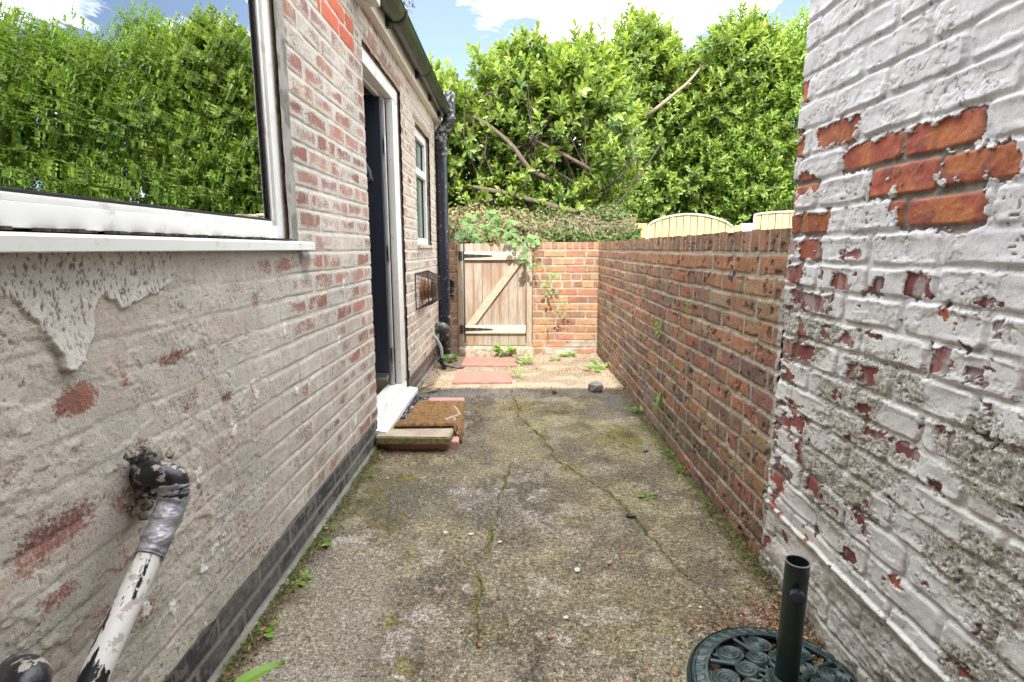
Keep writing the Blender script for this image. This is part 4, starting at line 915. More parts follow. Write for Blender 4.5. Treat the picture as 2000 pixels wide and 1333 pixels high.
# pierced casting: a polar height field with real openings
nr, na = 150, 720; rr_ = np.linspace(.020, RB, nr); aa = np.linspace(0, 2 * np.pi, na + 1); r2, a2 = np.meshgrid(rr_, aa, indexing='ij')
def casting(r, a):
    hh = np.full(r.shape, -1.0)
    X = r * np.cos(a); Yv = r * np.sin(a)
    ringo = ss(0, .006, r - .178); solid = r > .176; solid |= r < .046
    h = .012 * np.clip(1 - (np.maximum(r - .19, 0) / (RB - .19)) ** 2, 0, 1)
    h = h + .004 * ss(.008, .003, np.abs(r - .181)) + .004 * ss(.007, .002, np.abs(r - .213))
    tri = np.abs(((a / (2 * np.pi) * 40) % 1) - .5 - (r - .197) * 12); h = h + .0035 * ss(.30, .12, tri) * ss(.014, .010, np.abs(r - .198))
    bumps = np.zeros_like(r); ros = np.zeros(r.shape, bool)
    for k in range(9):
        t = 2 * np.pi * k / 9 + .2; 
        for (rc, rad, off) in ((.140, .036, 0), (.086, .030, np.pi / 9)):
            if rc < .1 and k % 2 and False: continue
            d = np.hypot(X - rc * np.cos(t + off), Yv - rc * np.sin(t + off)); th = np.arctan2(Yv - rc * np.sin(t + off), X - rc * np.cos(t + off))
            m_ = d < rad; ros |= m_
            sp_ = .5 + .5 * np.cos(2 * np.pi * (d / .0105) + th)
            bumps = np.where(m_, .006 * (1 - (d / rad) ** 2) ** .5 + .0035 * sp_ + .006, bumps)
    # linking stems
    for k in range(9):
        t = 2 * np.pi * k / 9 + .2; seg_ = [(.046 * np.cos(t), .046 * np.sin(t)), (.18 * np.cos(t + .30), .18 * np.sin(t + .30))]
        d = line_d(X, Yv, seg_); m_ = (d < .0085); ros |= m_; bumps = np.where(m_ & (bumps == 0), .010 * np.sqrt(np.clip(1 - (d / .0085) ** 2, 0, 1)) + .002, bumps)
        seg_ = [(.046 * np.cos(t + .5), .046 * np.sin(t + .5)), (.18 * np.cos(t + .15), .18 * np.sin(t + .15))]
        d = line_d(X, Yv, seg_); m_ = (d < .006); ros |= m_; bumps = np.where(m_ & (bumps == 0), .008 * np.sqrt(np.clip(1 - (d / .006) ** 2, 0, 1)) + .002, bumps)
    dome = .022 * ss(RB, .05, r)
    h = np.where(solid, h, bumps) + dome
    return h, solid | ros
h_, sol = casting(r2, a2)
P = np.stack([CX + r2 * np.cos(a2), CY + r2 * np.sin(a2), .012 + h_], -1)
keep = sol[:-1, :-1] & sol[1:, :-1] & sol[1:, 1:] & sol[:-1, 1:]
o_ = grid('base_plate', P, {}, pg, pb_, keep, False)
md = o_.modifiers.new('thick', 'SOLIDIFY'); md.thickness = .009; md.offset = -1
MB().lathe([(RB - .002, .0), (RB + .002, .004), (RB + .001, .014), (RB - .006, .022), (RB - .012, .012)], (CX, CY, 0), 96).build('base_rim', pg, pb_, True)
tubem = plain('dark_green_tube', (.014, .026, .024), .28, .25, 20, .0004, 120, dirt=(.05, .03, .02), dsc=30, dth=(.6, .7))
PT = .362
pole = MB().lathe([(.0265, .03), (.0265, PT), (.0243, PT), (.0243, .20), (0, .20)], (CX, CY, 0), 40).build('tube', tubem, pb_, True)
MB().lathe([(.0268, PT - .001), (.0270, PT + .0012), (.0240, PT + .0012), (.0240, PT - .002)], (CX, CY, 0), 40).build('tube_rim', M['alu'], pole, True)
MB().lathe([(.040, .030), (.038, .048), (.032, .056), (.0272, .060)], (CX, CY, 0), 40).build('collar', pg, pb_, True)
kd = Vector((-.38, -.93, 0)).normalized(); kc = Vector((CX, CY, PT - .062))
MB().tube([kc + kd * .018, kc + kd * .036, kc + kd * .039, kc + kd * .052, kc + kd * .055], [.007, .007, .0155, .016, .012], 20).build('clamp_knob', plain('blue_black_knob', (.03, .03, .055), .25), pb_, True)

# ================================================================== FOLIAGE
def leaves(Pb, D, Nn, Ln, Wd, fold=.25, curl=.15):
    """Pb base (n,3), D direction, Nn approx normal, returns verts (n,8,3) and quads"""
    D = D / np.linalg.norm(D, axis=1, keepdims=True); S = np.cross(D, Nn); S /= np.linalg.norm(S, axis=1, keepdims=True) + 1e-9; U = np.cross(S, D)
    Ln = Ln[:, None]; Wd = Wd[:, None]
    def pt(t, w_, up): return Pb + D * Ln * t + S * Wd * w_ + U * (Wd * up) - U * Ln * curl * t * t
    f = fold
    V = np.stack([pt(0, 0, 0), pt(.30, .40, f * .8), pt(.65, .46, f), pt(1, 0, 0), pt(.65, -.46, f), pt(.30, -.40, f * .8), pt(.33, 0, 0), pt(.68, 0, 0)], 1)
    n = len(Pb); b0 = np.arange(n)[:, None, None] * 8
    q = np.array([[0, 1, 6, 6], [1, 2, 7, 6], [2, 3, 7, 7], [0, 6, 5, 5], [6, 7, 4, 5], [7, 3, 4, 4]])
    q3 = np.array([[0, 1, 6], [1, 2, 6], [2, 7, 6], [2, 3, 7], [0, 6, 5], [6, 4, 5], [6, 7, 4], [7, 3, 4]])
    return V.reshape(-1, 3), (q3[None] + b0).reshape(-1, 3)
def simple_leaves(Pb, D, Nn, Ln, Wd, fold=.3, curl=.1):
    D = D / np.linalg.norm(D, axis=1, keepdims=True); S = np.cross(D, Nn); S /= np.linalg.norm(S, axis=1, keepdims=True) + 1e-9; U = np.cross(S, D)
    Ln = Ln[:, None]; Wd = Wd[:, None]
    def pt(t, w_, up): return Pb + D * Ln * t + S * Wd * w_ + U * (Wd * up) - U * Ln * curl * t * t
    V = np.stack([pt(0, 0, 0), pt(.35, .42, fold), pt(.72, .42, fold), pt(1, 0, 0), pt(.72, -.42, fold), pt(.35, -.42, fold)], 1)
    b0 = np.arange(len(Pb))[:, None, None] * 6
    q = np.array([[0, 1, 2, 3], [0, 3, 4, 5]])
    return V.reshape(-1, 3), (q[None] + b0).reshape(-1, 4)
def unit(n): v = rng.normal(size=(n, 3)); return v / np.linalg.norm(v, axis=1, keepdims=True)
def shoots(base, axis_, length, nl, ll, lw, spread=.9):
    """base (m,3), axis (m,3), per shoot leaves; returns leaf arrays"""
    m = len(base); axis_ = axis_ / np.linalg.norm(axis_, axis=1, keepdims=True)
    t = (np.arange(nl)[None] + rng.random((m, nl)) * .6) / nl
    r0 = np.cross(axis_, unit(m)); r0 /= np.linalg.norm(r0, axis=1, keepdims=True); r1 = np.cross(axis_, r0)
    ang = np.arange(nl)[None] * 2.4 + rng.random((m, 1)) * 6.28 + rng.normal(size=(m, nl)) * .3
    rad = r0[:, None] * np.cos(ang)[..., None] + r1[:, None] * np.sin(ang)[..., None]
    Pb = base[:, None] + axis_[:, None] * (t * length[:, None])[..., None]
    sp_ = spread * (1.25 - .8 * t)[..., None]
    D = rad * sp_ + axis_[:, None] * (.45 + .5 * t)[..., None] + rng.normal(size=(m, nl, 3)) * .12
    Nn = axis_[:, None] * 1.0 - rad * .35 + np.array([0, 0, .35]) + rng.normal(size=(m, nl, 3)) * .12
    Ln = ll * (1.0 - .35 * t ** 3) * (.75 + .5 * rng.random((m, nl))) * (.65 + .6 * rng.random((m, 1))); Wd = lw * (.8 + .4 * rng.random((m, nl))) * (1 - .3 * t ** 3)
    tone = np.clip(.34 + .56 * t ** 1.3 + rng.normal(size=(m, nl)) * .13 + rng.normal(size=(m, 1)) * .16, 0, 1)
    f = lambda a: a.reshape(-1, 3)
    return f(Pb), f(D), f(Nn), Ln.ravel(), Wd.ravel(), tone.ravel()
LM = leafmat('laurel_leaf', (.05, .12, .025), (.38, .49, .12), .27, .40)
LM2 = leafmat('small_hedge_leaf', (.06, .15, .025), (.36, .50, .09), .38, .38)
LMi = leafmat('ivy_leaf', (.05, .095, .02), (.24, .33, .08), .45, .3)
DBARK = plain('dark_bark', (.075, .055, .042), .9, .35, 14, .004, 40)
BARK = plain('brown_grey_bark', (.13, .095, .07), .9, .35, 14, .004, 40, dirt=(.24, .19, .15), dsc=8, stretch=(1, 1, 1))
def crown(name, lobes, nsh, slen, nl, ll, lw, mat, parent, upb=.55, front=.35, simple=True):
    Bs, As, Ls = [], [], []
    for (c, r) in lobes:
        k = max(9, int(nsh * (r[0] * r[2]) / .2)); d = unit(k); d[:, 1] -= front * rng.random(k); d[:, 2] += .15; d /= np.linalg.norm(d, axis=1, keepdims=True)
        rad = (.55 + .45 * rng.random(k) ** .5)[:, None]
        Bs.append(np.array(c) + d * np.array(r) * rad); a = d * .8 + np.array([0, -.1, upb]) + rng.normal(size=(k, 3)) * .25; As.append(a); Ls.append(slen * (.6 + .8 * rng.random(k)))
    B = np.concatenate(Bs); A = np.concatenate(As); Ls = np.concatenate(Ls)
    Pb, D, Nn, Ln, Wd, tone = shoots(B, A, Ls, nl, ll, lw)
    V, Q = (simple_leaves if simple else leaves)(Pb, D, Nn, Ln, Wd)
    return link(name, np_mesh(name, V, Q, False, {'tone': np.repeat(tone, 6 if simple else 8)}), mat, parent)
def limb(b, p, r0, r1, n=8): 
    pts = bez(p, n); k = len(pts); b.tube(pts, [r0 + (r1 - r0) * i / (k - 1) for i in range(k)], 10, lump=.12)
def W(px, py, Y): x_, z_ = onY(px, py, Y); return (x_, Y, z_)
def topline(px, ctrl):
    xs = [c[0] for c in ctrl]; ys = [c[1] for c in ctrl]; return np.interp(px, xs, ys)
# laurel hedge beyond the gate
LT = [(700, 140), (835, 130), (868, 110), (900, 190), (925, 190), (940, 90), (965, 110), (985, 200), (1005, 55), (1040, 60), (1070, 95), (1100, 75), (1150, 65), (1195, 110), (1210, 50), (1235, 20), (1262, 30), (1290, 85), (1330, 110), (1365, 130), (1385, 60), (1410, 25), (1440, 15), (1475, 60), (1490, 110)]
YH = 8.2
trees = [(-0.9, 'leftmost laurel rising behind the black soil pipe', 760, 915), (0.2, 'laurel with a bare low limb straight above the wooden gate', 915, 1065), (1.15, 'dense laurel standing above the sunlit end wall', 1065, 1200), (2.0, 'tallest spired laurel left of the arched fence panel', 1200, 1345), (3.1, 'laurel with a dark upright trunk above the arched fence panel', 1345, 1500)]
for (tx, lab, p0, p1) in trees:
    YH = 8.2 if p1 < 1210 else 12.4
    if YH > 9: tx = onY((p0 + p1) / 2, 300, YH)[0]
    t = thing('laurel_tree', lab, 'tree', (tx, YH + .3, 0), 'laurels forming the hedge beyond the gate'); lobes = []
    px = p0 - 10
    x0_, _ = onY(p0, 300, YH); x1_, _ = onY(p1, 300, YH)
    zb = 1.35 if p1 < 1210 else 1.5
    nlob = 38 if YH < 9 else 46
    for i in range(nlob):
        pxx = random.uniform(p0, p1); Yc = YH + random.uniform(-.5, 1.3); tp = onY(pxx, topline(pxx, LT) + (34 if YH < 9 else 12), Yc)[1]; r_ = random.uniform(.26, .42) * (YH / 8.2)
        cz = zb + (tp - zb - r_ * .9) * random.random() ** .85
        lobes.append(((onY(pxx, 300, Yc)[0], Yc, cz), (r_, r_ * .8, r_ * .95)))
    k = 7
    for i in range(k):   # lobes right under the skyline
        pxx = p0 + (p1 - p0) * (i + .5) / k; Yc = YH + random.uniform(-.1, .5); tp = onY(pxx, topline(pxx, LT) + (34 if YH < 9 else 12), Yc)[1]; r_ = random.uniform(.15, .24) * (YH / 8.2) ** .5
        lobes.append(((onY(pxx, 300, Yc)[0], Yc, tp - .30), (r_, r_, .30))); lobes.append(((onY(pxx, 300, Yc)[0], Yc, tp - .75), (r_ * 1.5, r_, .35)))
    for i in range(9 if YH < 9 else 7):   # upright shoots breaking the skyline
        pxx = random.uniform(p0, p1); tp = onY(pxx, topline(pxx, LT) + (34 if YH < 9 else 12), YH)[1]; lobes.append(((onY(pxx, 300, YH)[0], YH + random.uniform(-.1, .2), tp + random.uniform(-.42, -.12)), (.085, .085, .30)))
    crown('crown', lobes, 46 if YH < 9 else 38, .25, 11, .128 if YH < 9 else .14, .064 if YH < 9 else .068, LM, t)
    b = MB(); r_ = random.uniform(.06, .085)
    limb(b, [(tx, YH + .3, -.03), (tx + .05, YH + .25, 1.2), (tx - .05, YH + .2, 2.4), (tx + .06, YH + .2, 3.6)], r_, .02)
    for i in range(5):
        z0_ = random.uniform(1.2, 2.9); ex_ = random.uniform(-.9, .9); limb(b, [(tx, YH + .25, z0_), (tx + ex_ * .5, YH - .1, z0_ + .35), (tx + ex_, YH - .25, z0_ + random.uniform(.5, 1.1))], .035, .012, 5)
    b.build('trunk', BARK, t, True)
    if tx == 0.2:
        b = MB(); limb(b, [W(1165, 424, 7.62), W(1110, 412, 7.58), W(1050, 395, 7.55), W(985, 378, 7.6), W(925, 366, 7.7)], .05, .030)
        limb(b, [W(1075, 352, 7.75), W(1035, 330, 7.65), W(1000, 285, 7.62), W(960, 250, 7.66), W(925, 228, 7.7)], .038, .022)
        limb(b, [W(1150, 330, 7.75), W(1105, 305, 7.68), W(1065, 285, 7.66), W(1030, 268, 7.7)], .03, .018)
        limb(b, [W(962, 390, 7.6), W(900, 410, 7.5), W(880, 424, 7.5)], .022, .015)
        b.build('limb', BARK, t, True)
    if p0 == 1200:
        b = MB(); limb(b, [W(1262, 228, 11.9), W(1280, 214, 11.65), W(1312, 188, 11.6), W(1345, 160, 11.6), W(1372, 128, 11.9)], .045, .018); b.build('limb', plain('pale_bark', (.30, .23, .17), .9, .2, 20, .002, 60), t, True)
    if YH < 9:   # dark limbs forking through the open front of the crown
        b = MB()
        for i in range(5):
            pxa = random.uniform(p0, p1); pxb = pxa + random.choice((-1, 1)) * random.uniform(50, 110); pya = random.uniform(300, 420); pyb = pya - random.uniform(60, 190)
            limb(b, [W((p0 + p1) / 2, min(425, pya + 40), 8.3), W(pxa, pya, 7.85), W((pxa + pxb) / 2, (pya + pyb) / 2 + 12, 7.8), W(pxb, pyb, 7.9)], .026, .006, 6)
            limb(b, [W((pxa + pxb) / 2, (pya + pyb) / 2 + 12, 7.66), W((pxa + pxb) / 2 + random.uniform(-20, 20), pyb - 30, 7.7)], .012, .005, 4)
        b.build('branches', DBARK, t, True)
# hedge beyond the fence, running off to the right (also what the big window mirrors)
RT = [(1180, 330), (1290, 190), (1330, 150), (1400, 110), (1450, 70), (1500, 90), (1520, 60), (1550, 20), (1600, 40), (1650, 90), (1700, 40), (1760, 70), (1830, 20), (1900, 90), (1980, 60), (2100, 90), (2200, 60), (2300, 100)]
YR = 12.6
rt = [(1120, 1400, 'small-leaved hedge tree left of the pale fence panels'), (1400, 1520, 'cascading small-leaved tree above the second fence panel'), (1520, 1660, 'dark leafy tree against the white painted house corner'), (1660, 1850, 'leafy hedge tree mirrored in the right part of the big window'), (1850, 2060, 'leafy hedge tree mirrored in the middle of the big window'), (2060, 2300, 'leafy hedge tree mirrored at the left of the big window')]
for i_, (p0, p1, lab) in enumerate(rt):
    xc = onY((p0 + p1) / 2, 300, YR)[0]; t = thing('hedge_tree', lab, 'tree', (xc, YR + .4, 0), 'trees behind the neighbouring fence'); lobes = []
    for i in range(60 if i_ < 3 else 66):
        pxx = random.uniform(p0, p1); Yc = YR + random.uniform(-.6, 1.0); tp = onY(pxx, topline(pxx, RT), Yc)[1]; r_ = random.uniform(.45, .70); cz = .8 + (tp - .8 - r_ * .8) * random.random() ** .9
        lobes.append(((onY(pxx, 300, Yc)[0], Yc, cz), (r_, r_ * .7, r_ * .9)))
    for i in range(6):
        pxx = p0 + (p1 - p0) * (i + .5) / 6; Yc = YR + random.uniform(-.2, .5); tp = onY(pxx, topline(pxx, RT), Yc)[1]
        lobes.append(((onY(pxx, 300, Yc)[0], Yc, tp - .4), (.25, .25, .42))); lobes.append(((onY(pxx, 300, Yc)[0], Yc, tp - 1.0), (.45, .35, .5)))
    crown('crown', lobes, 30, .34, 11, .115 if i_ > 2 else .095, .048, LM2, t)
    b = MB(); limb(b, [(xc, YR + .4, -.03), (xc + .1, YR + .4, 2), (xc, YR + .4, 4), (xc + .1, YR + .4, 5)], .11, .03)
    for i in range(4):
        z0_ = random.uniform(1.5, 3.5); ex_ = random.uniform(-1.2, 1.2); limb(b, [(xc, YR + .35, z0_), (xc + ex_ * .5, YR, z0_ + .5), (xc + ex_, YR - .3, z0_ + 1.2)], .05, .015, 5)
    b.build('trunk', BARK, t, True)
# ivy mound directly behind the gate wall
n = 30000
x_ = rng.uniform(-1.1, 1.5, n); y_ = rng.uniform(6.3, 8.4, n)
gz = 1.12 + .40 * ss(6.2, 7.6, y_) + .16 * (fbm(x_ * 2.4, y_ * 2, 500, 3) - .5) * 2 - .22 * ss(.2, -.9, x_) * 0
Pb = np.stack([x_, y_, gz + rng.normal(size=n) * .05], -1); D = unit(n) + np.array([0, -.4, .3]); Nn = unit(n) * .5 + np.array([0, -.5, .8])
V, Q = simple_leaves(Pb, D, Nn, .05 * (.6 + .8 * rng.random(n)), .042 * (.7 + .6 * rng.random(n)))
dryx = ss(.75, -.4, x_ + (vn(x_ * 3, y_ * 3, 501) - .5) * 1.2); dry = rng.random(n) < dryx * .62
tone = np.where(dry, 1.0, rng.random(n) * .6)
LMd = leafmat('dry_and_green_ivy', (.05, .12, .02), (.29, .235, .12), .7, .25)
ob = link('ivy_bank', np_mesh('ivy_bank', V, Q, False, {'tone': np.repeat(tone, 6)}), LMd); tag(ob, kind='stuff')
b = MB(); b.prism([(5.95, -.05), (6.25, 1.05), (7.4, 1.45), (9.2, 1.45), (9.4, -.05)], 'x', -3.0, 1.5); ob = b.build('bank', plain('bank_soil', (.13, .10, .065), .95, .3, 5, .01, 20)); tag(ob, kind='structure')
# dry stems over the bank
b = MB()
for i in range(420):
    x_ = random.uniform(-1.0, 1.5); y_ = random.uniform(6.4, 7.5); z_ = 1.15 + .3 * min(1, max(0, (y_ - 6.2) / 1.3)); a_ = random.uniform(0, 6.28); l_ = random.uniform(.1, .3)
    b.tube([(x_, y_, z_), (x_ + .4 * l_ * math.cos(a_), y_ + .4 * l_ * math.sin(a_), z_ + .12), (x_ + l_ * math.cos(a_), y_ + l_ * math.sin(a_), z_ + random.uniform(.0, .16))], .003, 3, cap=False)
ob = b.build('dry_stems', plain('straw_stem', (.30, .22, .15), .9, .3, 5)); tag(ob, kind='stuff')
# remnant of old wall, far left behind the gate
ow = MB().box(-1.9, -.62, 7.0, 7.2, 0, 1.42, .01)
om, nt_, P_, L_ = new_mat('old_pink_brick'); bt = N(nt_, 'ShaderNodeTexBrick'); co = coords(nt_); mp_ = N(nt_, 'ShaderNodeMapping'); mp_.inputs['Rotation'].default_value = (R(90), 0, 0); L_(co, mp_.inputs[0]); L_(mp_.outputs[0], bt.inputs[0])
bt.inputs['Color1'].default_value = (.40, .17, .12, 1); bt.inputs['Color2'].default_value = (.33, .15, .11, 1); bt.inputs['Mortar'].default_value = (.50, .44, .36, 1); bt.inputs['Scale'].default_value = 1; bt.inputs['Brick Width'].default_value = .225; bt.inputs['Row Height'].default_value = .075; bt.inputs['Mortar Size'].default_value = .01
L_(mixrgb(nt_, maprange(nt_, noise(nt_, co, 15, 4), .5, .65, 0, .5), bt.outputs[0], (.5, .42, .34)), P_.inputs['Base Color']); P_.inputs['Roughness'].default_value = .9
ow = ow.build('old_wall', om); tag(ow, 'low remnant of pale pink brick wall behind the gate, left of the ivy bank', 'wall')

# ================================================================== NEIGHBOUR FENCE
fm = plain('fresh_pale_fence_wood', (.50, .375, .20), .75, .22, 3, .001, 50, stretch=(7, 1, .4), dirt=(.55, .36, .17), dsc=6, dth=(.56, .72)); fy = plain('yellow_new_post', (.55, .39, .13), .75, .1, 5)
fmw = plain('pale_capping', (.58, .53, .45), .7, .08, 5)
YF = 11.4
fence = thing('timber_fence', 'new pale timber fence with an arched panel, showing over the garden wall', 'fence', (onY(1380, 430, YF)[0], YF, 0))
def fpanel(px0, px1, pyl, pym, pyr, label):
    xa, za = onY(px0, pyl, YF); xb, zb_ = onY(px1, pyr, YF); zm = onY((px0 + px1) / 2, pym, YF)[1]
    def top(x): u = (x - xa) / (xb - xa); base = za + (zb_ - za) * u; s_ = 4 * u * (1 - u); return base + (zm - (za + zb_) / 2) * s_ ** .8
    n = 12; b = MB(); w_ = (xb - xa) / n
    for i in range(n):
        u0_ = xa + i * w_ + .007; u1_ = xa + (i + 1) * w_ - .007
        b.prism([(u0_, .05), (u1_, .05), (u1_, top(u1_) - .02), (u0_, top(u0_) - .02)], 'y', YF - .01 - .008 * (i % 2), YF + .012)
    t = b.build('panel', fm, fence); tag(t, label)
    pts = [(xa + (xb - xa) * i / 20, top(xa + (xb - xa) * i / 20)) for i in range(21)]
    MB().prism(pts + [(p[0], p[1] - .035) for p in pts[::-1]], 'y', YF - .04, YF + .03).build('capping', fmw, t)
    for zr in (.5, 1.2): MB().box(xa, xb, YF + .013, YF + .05, zr, zr + .08).build('rail', fm, t)
    for xs in (xa, xb): MB().box(xs - .02, xs + .02, YF - .045, YF - .018, .05, top(min(max(xs, xa), xb)) - .04).build('batten', fmw, t)
fpanel(1266, 1430, 438, 417, 441, 'arched panel')
fpanel(1473, 1640, 418, 412, 420, 'nearly straight-topped panel cut off by the white house')
def fpost(px0, px1, py, m_, lab):
    xa, za = onY(px0, py, YF); xb, _ = onY(px1, py, YF); o_ = MB().box(xa, xb, YF - .06, YF + .06, 0, za, .006).build('post', m_, fence, True); tag(o_, lab)
fpost(1221, 1238, 438, fmw, 'whitish end post'); fpost(1239.5, 1263, 437, fy, 'yellow post'); fpost(1433, 1444, 441, fy, 'yellow post'); fpost(1446, 1471, 437, fmw, 'whitish post')

# ================================================================== BRAMBLE over the gate
br = thing('bramble', 'green bramble shoot arching over the gate and hanging before the wall', 'bramble', (-.3, 5.8, 0))
YB = 5.34
stem = [Vector((-.95, 5.95, .9)), Vector(W(905, 470, 5.85)), Vector(W(925, 448, 5.75)), Vector(W(955, 440, 5.6)), Vector(W(985, 452, 5.48)), Vector(W(1010, 465, 5.40)), Vector(W(1035, 490, YB)), Vector(W(1062, 525, YB)), Vector(W(1082, 560, YB)), Vector(W(1098, 598, YB + .01)), Vector(W(1110, 622, YB + .02))]
pts = bez(stem, 8); k = len(pts)
gs = plain('green_stem', (.20, .30, .08), .5, .2, 20); 
b = MB(); b.tube(pts, [.0055 - .0035 * i / k for i in range(k)], 8)
Lp, Ld, Ln_, Ll, Lw = [], [], [], [], []
def leafgroup(p, out, size, n=3):
    out = Vector(out).normalized(); s_ = out.cross(Vector((0, -.6, .8))).normalized()
    for j in range(n):
        d = (out if j == 0 else (out * .35 + s_ * (1 if j == 1 else -1)) if j < 3 else (out * -.25 + s_ * (1 if j == 3 else -1)))
        base = p + (out * .03 if j == 0 else Vector((0, 0, 0)))
        Lp.append(base); Ld.append(d + Vector((random.gauss(0, .1), random.gauss(0, .1), random.gauss(-.1, .1)))); Ln_.append(Vector((random.gauss(0, .25), -.75, .65))); Ll.append(size * (1 if j == 0 else .85)); Lw.append(size * .72)
for i in range(6, k, 4):
    t = i / k; p = pts[i]; s_ = .088 * (1 - .74 * max(0, (t - .35) / .65)) * random.uniform(.8, 1.15)
    side = 1 if (i // 3) % 2 else -1
    pet = p + Vector((side * random.uniform(.03, .07), random.uniform(-.03, .02), random.uniform(-.03, .03)))
    b.tube([p, pet], .0018, 5); leafgroup(pet, (side * .8, -.2, random.uniform(-.5, .3)), s_, 3 if s_ > .04 else 3)
for (px, py, Yq) in ((905, 462, 5.8), (918, 455, 5.75), (935, 470, 5.7), (930, 425, 5.75), (950, 418, 5.7), (975, 425, 5.6), (1000, 430, 5.6), (890, 470, 5.8), (945, 455, 5.65), (970, 445, 5.6), (910, 435, 5.8), (1030, 465, 5.45), (1015, 480, 5.4), (1045, 470, 5.5), (1003, 455, 5.45), (1028, 512, 5.38), (918, 440, 5.9), (895, 458, 5.95)):
    p = Vector(W(px, py, Yq)); q_ = min(pts, key=lambda a: (a - p).length); b.tube(bez([q_, (p + q_) / 2 + Vector((0, 0, .02)), p], 4), .002, 5); leafgroup(p, (random.uniform(-1, 1), -.3, random.uniform(-.6, .5)), random.uniform(.075, .105))
b.build('stem', gs, br, True)
arr = lambda a: np.array([list(v) for v in a])
LMb = leafmat('bramble_leaf', (.05, .13, .02), (.15, .30, .05), .45, .3)
def heroleaf(name, Lp, Ld, Ln_, Ll, Lw, mat, parent, fold=.12, curl=.15):
    V, Q = leaves(arr(Lp), arr(Ld), arr(Ln_), np.array(Ll), np.array(Lw), fold, curl); n = len(Lp)
    return link(name, np_mesh(name, V, Q, False, {'tone': np.repeat(np.clip(rng.normal(.5, .22, n), 0, 1), 8)}), mat, parent)
heroleaf('leaves', Lp, Ld, Ln_, Ll, Lw, LMb, br)

# overhanging twig at the top, near the gutter
tw = thing('overhanging_twig', 'dark leafy twig hanging into the sky above the gutter', 'twig', (-.8, 5.5, 3.7))
b = MB(); Lp, Ld, Ln_, Ll, Lw = [], [], [], [], []
for (xa, ya, xb, yb2) in ((760, -60, 792, 8), (780, -70, 800, 22), (800, -60, 806, 12)):
    pt_ = bez([Vector(W(xa, ya, 6.0)), Vector(W((xa + xb) / 2 + 4, (ya + yb2) / 2, 6.0)), Vector(W(xb, yb2, 6.0))], 8); b.tube(pt_, .003, 5)
    for i in range(4, len(pt_)): Lp.append(pt_[i]); Ld.append(Vector((random.gauss(0, 1), random.gauss(0, .5), -.6))); Ln_.append(Vector((random.gauss(0, .5), -1, random.gauss(0, .5)))); Ll.append(.035); Lw.append(.022)
b.build('stem', BARK, tw); heroleaf('leaves', Lp, Ld, Ln_, Ll, Lw, leafmat('dark_twig_leaf', (.05, .035, .03), (.07, .08, .035), .5, .2), tw)

# ================================================================== WEEDS, STONES, LITTER
WM = leafmat('weed_leaf', (.09, .22, .03), (.28, .48, .07), .5, .35)
def weed(loc, n, size, label, up=.6, w_=.5, name='weed', jag=False, spread=1.0):
    t = thing(name, label, 'weed', loc); loc = Vector(loc); b = MB(); Lp, Ld, Ln_, Ll, Lw = [], [], [], [], []
    for i in range(n):
        a_ = 2.4 * i + random.random(); d = Vector((math.cos(a_) * spread, math.sin(a_) * spread, up * random.uniform(.4, 1.6))).normalized(); s_ = size * random.uniform(.6, 1.2)
        tip = loc + d * s_ * .5; b.tube([loc, tip], .0013, 4); Lp.append(tip); dd_ = Vector((d.x, d.y, d.z * .3 + random.uniform(-.2, .3))); Ld.append(dd_); Ln_.append(Vector((-d.x * .2 + random.gauss(0, .1), -d.y * .2 - .2, 1))); Ll.append(s_ * .8); Lw.append(s_ * w_)
    b.build('stems', gs, t); heroleaf('leaves', Lp, Ld, Ln_, Ll, Lw, WM, t)
    return t
wz = lambda px, py, z=0.0: (*onZ(px, py, z), z)
weed((-.10, 5.34, .03), 34, .11, 'bushy bright green weed in front of the gate step', 1.0, .30)
weed((-.62, 5.12, .0), 20, .09, 'green weed at the foot of the soil pipe', .8)
weed((.10, 4.98, 0), 24, .10, 'feathery pale weed at the right edge of the far red slab', 1.2, .25)
weed((.02, 4.42, 0), 22, .11, 'grassy tuft at the right edge of the near red slab', 1.8, .10)
weed((.55, 5.36, .0), 26, .08, 'low weed at the foot of the sunlit end wall', .6, .35)
weed((.38, 5.15, .0), 10, .06, 'tiny weed on the sandy ground before the end wall', .5)
weed((.80, 4.78, .0), 9, .10, 'broad-leaved weed against the far end of the garden wall', .7, .55)
weed((.70, 4.72, .0), 6, .09, 'smaller broad-leaved weed just left of another by the garden wall', .5, .55)
weed((.588, 2.225, .0), 11, .042, 'small flat rosette weed alone on the concrete right of the crack', .25, .35)
weed((.82, 2.72, .0), 8, .042, 'round-leaved weed at the foot of the dark garden wall', .6, .8)
weed((.828, 2.50, .0), 6, .035, 'small weed at the base of the garden wall near the moss', .6, .8)
weed((.825, 3.45, .01), 9, .045, 'leafy weed midway along the foot of the garden wall', .8, .8)
weed((-.72, 1.83, .0), 12, .05, 'trailing weed beside the black plinth', .5, .4)
weed((-.71, 1.60, .0), 9, .04, 'small bright weed by the plinth in the middle distance', .8, .5)
weed((-.715, 1.36, .0), 10, .035, 'small bright green weed close to the camera by the plinth', .9, .6)
weed((.235, 2.62, .0), 6, .018, 'tiny weed growing from the long crack', .5, .5)
weed((.10, 3.12, .0), 6, .02, 'tiny weed where the long crack bends', .5, .5)
